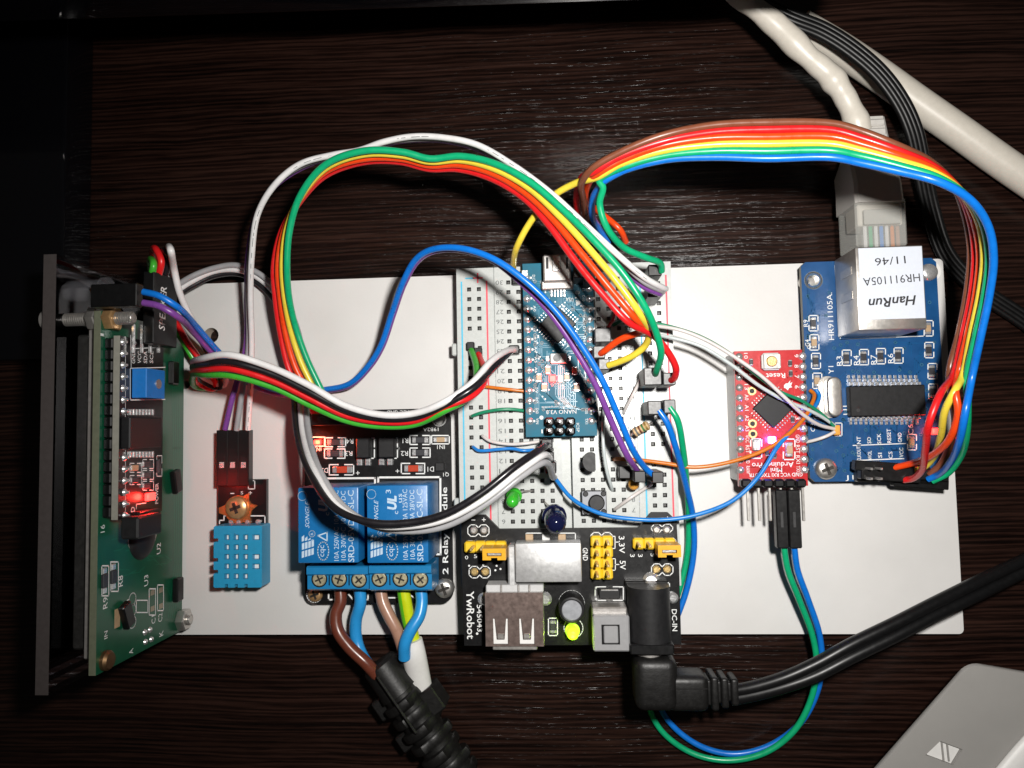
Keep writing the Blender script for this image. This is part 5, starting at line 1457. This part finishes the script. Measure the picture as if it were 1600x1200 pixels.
# ------------------------------------------------------------------ mains side
ms = thing('mains_cable_end', 'black strain relief sleeve with brown and blue wires below the relay board', 'mains cable', P(640, 1110, 0))
wire(ms, 'wire', [(531, 918, 12), (532, 940, 12.5), (525, 960, 13), (528, 985, 13.5), (545, 1010, 14), (572, 1036, 14), (590, 1056, 13)], 1.55, W['mains_brown'], seg=14)
wire(ms, 'wire', [(562, 918, 12), (563, 942, 12), (556, 970, 11), (557, 1000, 10.5), (566, 1025, 11), (585, 1052, 11.5)], 1.55, W['mains_blue'], seg=14)
p0, p1 = P(588, 1042, 13), P(706, 1208, 12)
d_ = (p1-p0); L_ = d_.length; d_.normalize()
rot = Vector((0, 0, 1)).rotation_difference(d_).to_matrix()
body = [(.01, -.4), (5.2, -.4), (6.0, .4), (6.2, 7), (6.4, 8.8)]
z_ = 9.0
while z_ < L_+6:
    body += [(5.6, z_), (5.6, z_+.9), (7.3, z_+1.1), (7.5, z_+1.6), (7.4, z_+3.0), (7.1, z_+3.3)]; z_ += 3.9
vs, fs = lathe_vf(body, 28)
def rib(x, y, z):
    r = math.hypot(x, y)
    if r > 7.0:
        ring = int((z-9.0)/3.9); sec = int((math.atan2(y, x)+math.pi+(.8 if ring % 2 else 0))/(math.pi/2)*.999)
        f = .80 if (sec % 2 == ring % 2) else 1.0
        x *= f; y *= f
    return (x*.79, y*.79, z)


vs = [rib(*v_) for v_ in vs]
add(ms, 'ribbed_sleeve', sharp(mk('sleeve', vs, fs, BLKM), 35), p0+Vector((0, 0, -3)), rot)
nrm = Vector((-d_.y, d_.x, 0)).normalized()
ang = math.atan2(d_.y, d_.x)
for off, al, a1, a2, h in ((4.4, 4.0, 6.8, 5.0, 10.5), (5.6, 15.5, 6.6, 4.4, 11.0), (-6.0, 10, 5.5, 5.0, 9), (-6.0, 20, 4.5, 5.0, 9), (0, 10, 17, .7, 13.6)):
    c = p0+d_*al+nrm*off
    add(ms, 'sleeve_lug' if h < 13 else 'sleeve_seam', m_box(a1, a2, h-3 if h < 13 else .8, BLKM, .4), (c.x, c.y, 3 if h < 13 else 15.9), ang)
mt = thing('mains_lead', 'tan, yellow green and blue wires leaving a white sheath below the relay board', 'mains cable', P(640, 1020, 0))
wire(mt, 'wire', [(594, 918, 12), (598, 940, 12.5), (608, 962, 13), (620, 985, 13), (628, 1008, 12), (634, 1030, 11)], 1.55, W['mains_tan'], seg=14)
wire(mt, 'wire', [(657, 918, 12), (659, 940, 12.5), (655, 962, 13.5), (642, 984, 14.5), (633, 1005, 14.5), (632, 1028, 13)], 1.55, W['mains_blue'], seg=14)
wire(mt, 'wire', [(630, 918, 12), (634, 940, 12), (639, 968, 11.5), (645, 992, 11), (650, 1015, 11)], 1.55, W['lime'], seg=14)
gp = [P(626.5, 918, 12.3), P(629.5, 940, 12.3), P(634.5, 968, 11.8), P(640.5, 992, 11.3)]
o0 = WM[mt.name].translation/S
vs, fs = tube_vf([p-o0 for p in spline(gp, 8)], 1.15, 10); add(mt, 'green_stripe', sharp(mk('stripe', vs, fs, W['mgreen']), 60), o0)
wire(mt, 'white_sheath', [(641, 1001, 11.5), (646, 1020, 11), (652, 1050, 9), (659, 1085, 7), (672, 1130, 5)], 3.1, WHP, seg=18, flat=(1.0, .75))

# ------------------------------------------------------------------ power cord and plug
pc = thing('power_plug', 'black right angle power plug with twin cord leaving to the right', 'power plug', P(1040, 1080, 0))
zc = Z_ = 21.8
yj = JYB-2.4
RXY = Matrix.Rotation(math.pi/2, 3, 'X')   # lathe axis towards -y
add(pc, 'plug_collar', m_lathe([(2.9, 0), (2.9, 2.2), (.001, 2.2)], STEELD, 24), (cxj-.2, yj+.6, zc), RXY)
c0 = P(1025, 1030, 26); c1 = P(1026, 1114, 26)
bxw, byl = 4.95, yj-.9-c1.y


def rblock(parent, name, a, b, bev, mat=BLKM):
    """moulded rubber block with well rounded edges and a slight crown"""
    w_, d_2, h_ = b[0]-a[0], b[1]-a[1], b[2]-a[2]
    me_ = m_box(w_, d_2, h_, mat, bev, 4)
    return add(parent, name, me_, ((a[0]+b[0])/2, (a[1]+b[1])/2, a[2]))


rblock(pc, 'plug_body', (c0.x-bxw, c1.y, zc-4.8), (c0.x+bxw, yj-.9, zc+4.6), 2.2)
ya_, yb_ = P(1080, 1114, 25).y+.2, P(1080, 1056, 25).y
xa_, xb_ = c0.x+2.5, P(1108, 1085, 25).x
rblock(pc, 'elbow', (xa_, ya_, zc-4.2), (xb_, yb_, zc+3.9), 1.6)
wbox(pc, 'mould_seam', (xa_+1.5, (ya_+yb_)/2+1.2, zc+3.8), (xb_-.4, (ya_+yb_)/2+1.5, zc+3.98), BLKM, .05)
xx = xb_
for k in range(3):
    t_ = k*.35
    rblock(pc, 'relief_ring', (xx-.3, ya_+1.2+t_, zc-3.2+t_), (xx+.7, yb_-1.2-t_, zc+2.6-t_), .5)
    rblock(pc, 'relief_ring', (xx+.5, ya_+.3+t_, zc-4.0+t_), (xx+2.2, yb_-.3-t_, zc+3.6-t_*1.6), .6)
    xx += 2.35
ye = P(1155, 1083, 20)
off = [(0, -5), (0, 5)]
for s, dz, nm in ((-1, 0, 'a'), (1, 0, 'b')):
    wire(pc, 'cord_strand', [(1142, 1086+s*6, 20), (1175, 1080+s*6, 19.5), (1225, 1066+s*7, 19), (1275, 1046+s*9, 19), (1330, 1017+s*10, 19), (1400, 983+s*10, 18), (1460, 952+s*9.5, 16), (1530, 918+s*10, 13), (1600, 884+s*9, 10), (1680, 846+s*9, 8)], 1.5, BLK, seg=16)

# ------------------------------------------------------------------ network plug and cords at the top
nt = thing('network_cable', 'cream network cable with grey boot plugged into the metal jack', 'network cable', P(1360, 260, 0))
NZ = 13.5
wire(nt, 'cable', [(1120, -40, 20), (1165, 0, 19), (1215, 42, 18), (1262, 88, 17.5), (1296, 118, 17), (1318, 148, 16.5), (1338, 190, 16), (1350, 230, 15.5)], [2.8+.22*math.sin(k*.42)+.13*math.sin(k*.93+1) for k in range(57)], CREAM, seg=20)
b0 = P(1370, 315, NZ+6)
a_, b_ = P(1335, 262, 20.5), P(1412, 315, 20.5)
vs, fs = [], []
secs = [(1360, 183, 24, 16.5, 11), (1364, 212, 26, 17.2, 10.5), (1366, 258, 36, 20, 8.8), (1373, 285, 37.5, 20.6, 8.2), (1376, 316, 38.5, 20.8, 8.0)]
for u, v, hw, zt2, zb2 in secs:
    l, r2 = P(u-hw, v, zt2), P(u+hw, v, zt2)
    vs += [(l.x+.7, l.y, zt2), (r2.x-.7, l.y, zt2), (r2.x, l.y, zt2-.7), (r2.x, l.y, zb2), (l.x, l.y, zb2), (l.x, l.y, zt2-.7)]
for i in range(len(secs)-1):
    for k in range(6): fs.append((i*6+k, i*6+(k+1) % 6, i*6+6+(k+1) % 6, i*6+6+k))
fs += [tuple(range(6)), tuple(reversed(range(len(vs)-6, len(vs))))]
o0 = WM[nt.name].translation/S
bo = add(nt, 'boot', sharp(mk('boot', [tuple(Vector(v_)-o0) for v_ in vs], [tuple(reversed(f)) for f in fs], BOOTW), 35), o0)
pbox(bo, 'strain_clip', 1345, 185, 1384, 196, 15, 17.6, BOOTW, .4); pbox(bo, 'strain_clip', 1350, 199, 1386, 210, 15, 18.4, BOOTW, .4)
pl = pbox(nt, 'clear_plug', 1337, 309, 1417, 384, 9.0, 20.0, PLUG, .4)
pbox(pl, 'plug_core', 1340, 318, 1410, 352, 11, 18.6, CREAM, .3)
pbox(pl, 'latch_tab', 1350, 326, 1408, 350, 20.02, 20.8, PLUG, .2)
for k, m_ in enumerate((W['white'], W['teal'], W['white'], W['blue_s'], W['white'], W['orange_s'], W['mains_tan'])):
    a_ = P(1352+k*8.5, 352, 18.2); b_ = P(1353+k*8.5, 388, 18.2)
    wbox(pl, 'core_wire', (a_.x-.45, b_.y, 17.4), (a_.x+.45, a_.y, 18.3), m_, .3)
tag(wire(None, 'white_cord', [(1250, 40, 8), (1310, 75, 6), (1370, 115, 5), (1430, 158, 4.5), (1500, 207, 4.5), (1560, 250, 4.5), (1640, 305, 4.5), (1720, 360, 4.5)], 4.0, CREAM, seg=22), 'thick cream cord crossing the top right corner', 'cord')
bc = thing('flat_black_cord', 'flat black cord with fine ridges running beside the network cable', 'cord', P(1400, 150, 0))
CP = [(1120, -40, 15), (1180, 0, 15), (1235, 28, 15), (1285, 48, 14.5), (1330, 76, 14), (1375, 115, 13.5), (1408, 160, 12.5), (1428, 205, 11), (1440, 260, 8), (1455, 330, 4), (1480, 400, 2.2), (1530, 452, 1.8), (1600, 500, 1.8), (1680, 560, 1.8)]
for k in (-1.5, -.5, .5, 1.5):
    pts = []
    for i, (u, v, z) in enumerate(CP):
        a_, b_ = CP[max(i-1, 0)], CP[min(i+1, len(CP)-1)]
        dx, dy = b_[0]-a_[0], b_[1]-a_[1]; l = math.hypot(dx, dy)
        pts.append((u-dy/l*k*6.4, v+dx/l*k*6.4, z+(.5 if abs(k) < 1 else 0)))
    wire(bc, 'cord_strand', pts, .84, CORD, seg=12)

# ------------------------------------------------------------------ grey adapter in the corner
ad = thing('grey_adapter', 'pale grey plastic adapter with small square recess in the lower right corner', 'adapter', P(1560, 1150, 0))
AZT = 14.0
q = [P(1516, 1036, AZT), P(1328, 1250, AZT), P(1680, 1330, AZT), P(1770, 1079, AZT)]
cx_ = sum(p.x for p in q)/4; cy_ = sum(p.y for p in q)/4
lp = []
for i in range(4):
    a_, b_, c_ = q[i-1], q[i], q[(i+1) % 4]
    d1 = (a_-b_).normalized(); d2 = (c_-b_).normalized()
    for k in range(7):
        tt = k/6
        p = (b_+d1*3.2)*(1-tt)**2+b_*2*tt*(1-tt)+(b_+d2*3.2)*tt**2
        lp.append((p.x-cx_, p.y-cy_))
rec = [P(u, v, AZT) for u, v in ((1446, 1180), (1469, 1158), (1504, 1171), (1489, 1196))]
hole = [(p.x-cx_, p.y-cy_) for p in rec]
n = len(lp)
vs = [(x*.5, y*.5, 0) for x, y in lp]+[(x*.90, y*.90, AZT-4) for x, y in lp]+[(x, y, AZT-1.2) for x, y in lp]+[(x*.995, y*.995, AZT-.3) for x, y in lp]+[(x*.985, y*.985, AZT) for x, y in lp]
fs = []
for r2 in range(4):
    for k in range(n): fs.append((r2*n+(k+1) % n, r2*n+k, (r2+1)*n+k, (r2+1)*n+(k+1) % n))
b4 = 4*n
top = vs[b4:b4+n]
hb_ = len(vs); vs += [(x, y, AZT) for x, y in hole]+[(x, y, AZT-1.4) for x, y in hole]
for tri in tessellate_polygon([[Vector((x, y, 0)) for x, y, z in top], [Vector((x, y, 0)) for x, y in hole]]):
    fs.append(tuple((b4+i) if i < n else (hb_+i-n) for i in tri))
for k in range(4): fs.append((hb_+k, hb_+(k+1) % 4, hb_+4+(k+1) % 4, hb_+4+k))
fs.append(tuple(hb_+4+k for k in range(4)))
me = mk('adapter', vs, fs, ADAPT)
bm = bmesh.new(); bm.from_mesh(me); bmesh.ops.recalc_face_normals(bm, faces=bm.faces[:]); bm.to_mesh(me); bm.free(); sharp(me, 40)
add(ad, 'case', me, (cx_, cy_, 0))
rc0 = (rec[0]+rec[1]+rec[2]+rec[3])/4
rf = [(p.x-rc0.x, p.y-rc0.y) for p in rec]
add(ad, 'recess_floor', m_prism([[(x*.97, y*.97) for x, y in rf]], 0, .5, WHP), (rc0.x, rc0.y, AZT-1.38))
for dx in (-.3, .9): add(ad, 'recess_rib', m_box(.35, 4.4, .5, ADAPT, .1), (rc0.x+dx, rc0.y, AZT-.87), math.radians(3))
wire(ad, 'raised_rim', [(1530, 1275, AZT+.8), (1575, 1218, AZT+.8), (1618, 1168, AZT+.8), (1690, 1100, AZT+.4)], 3.6, WHP, seg=18, flat=(1, .4))
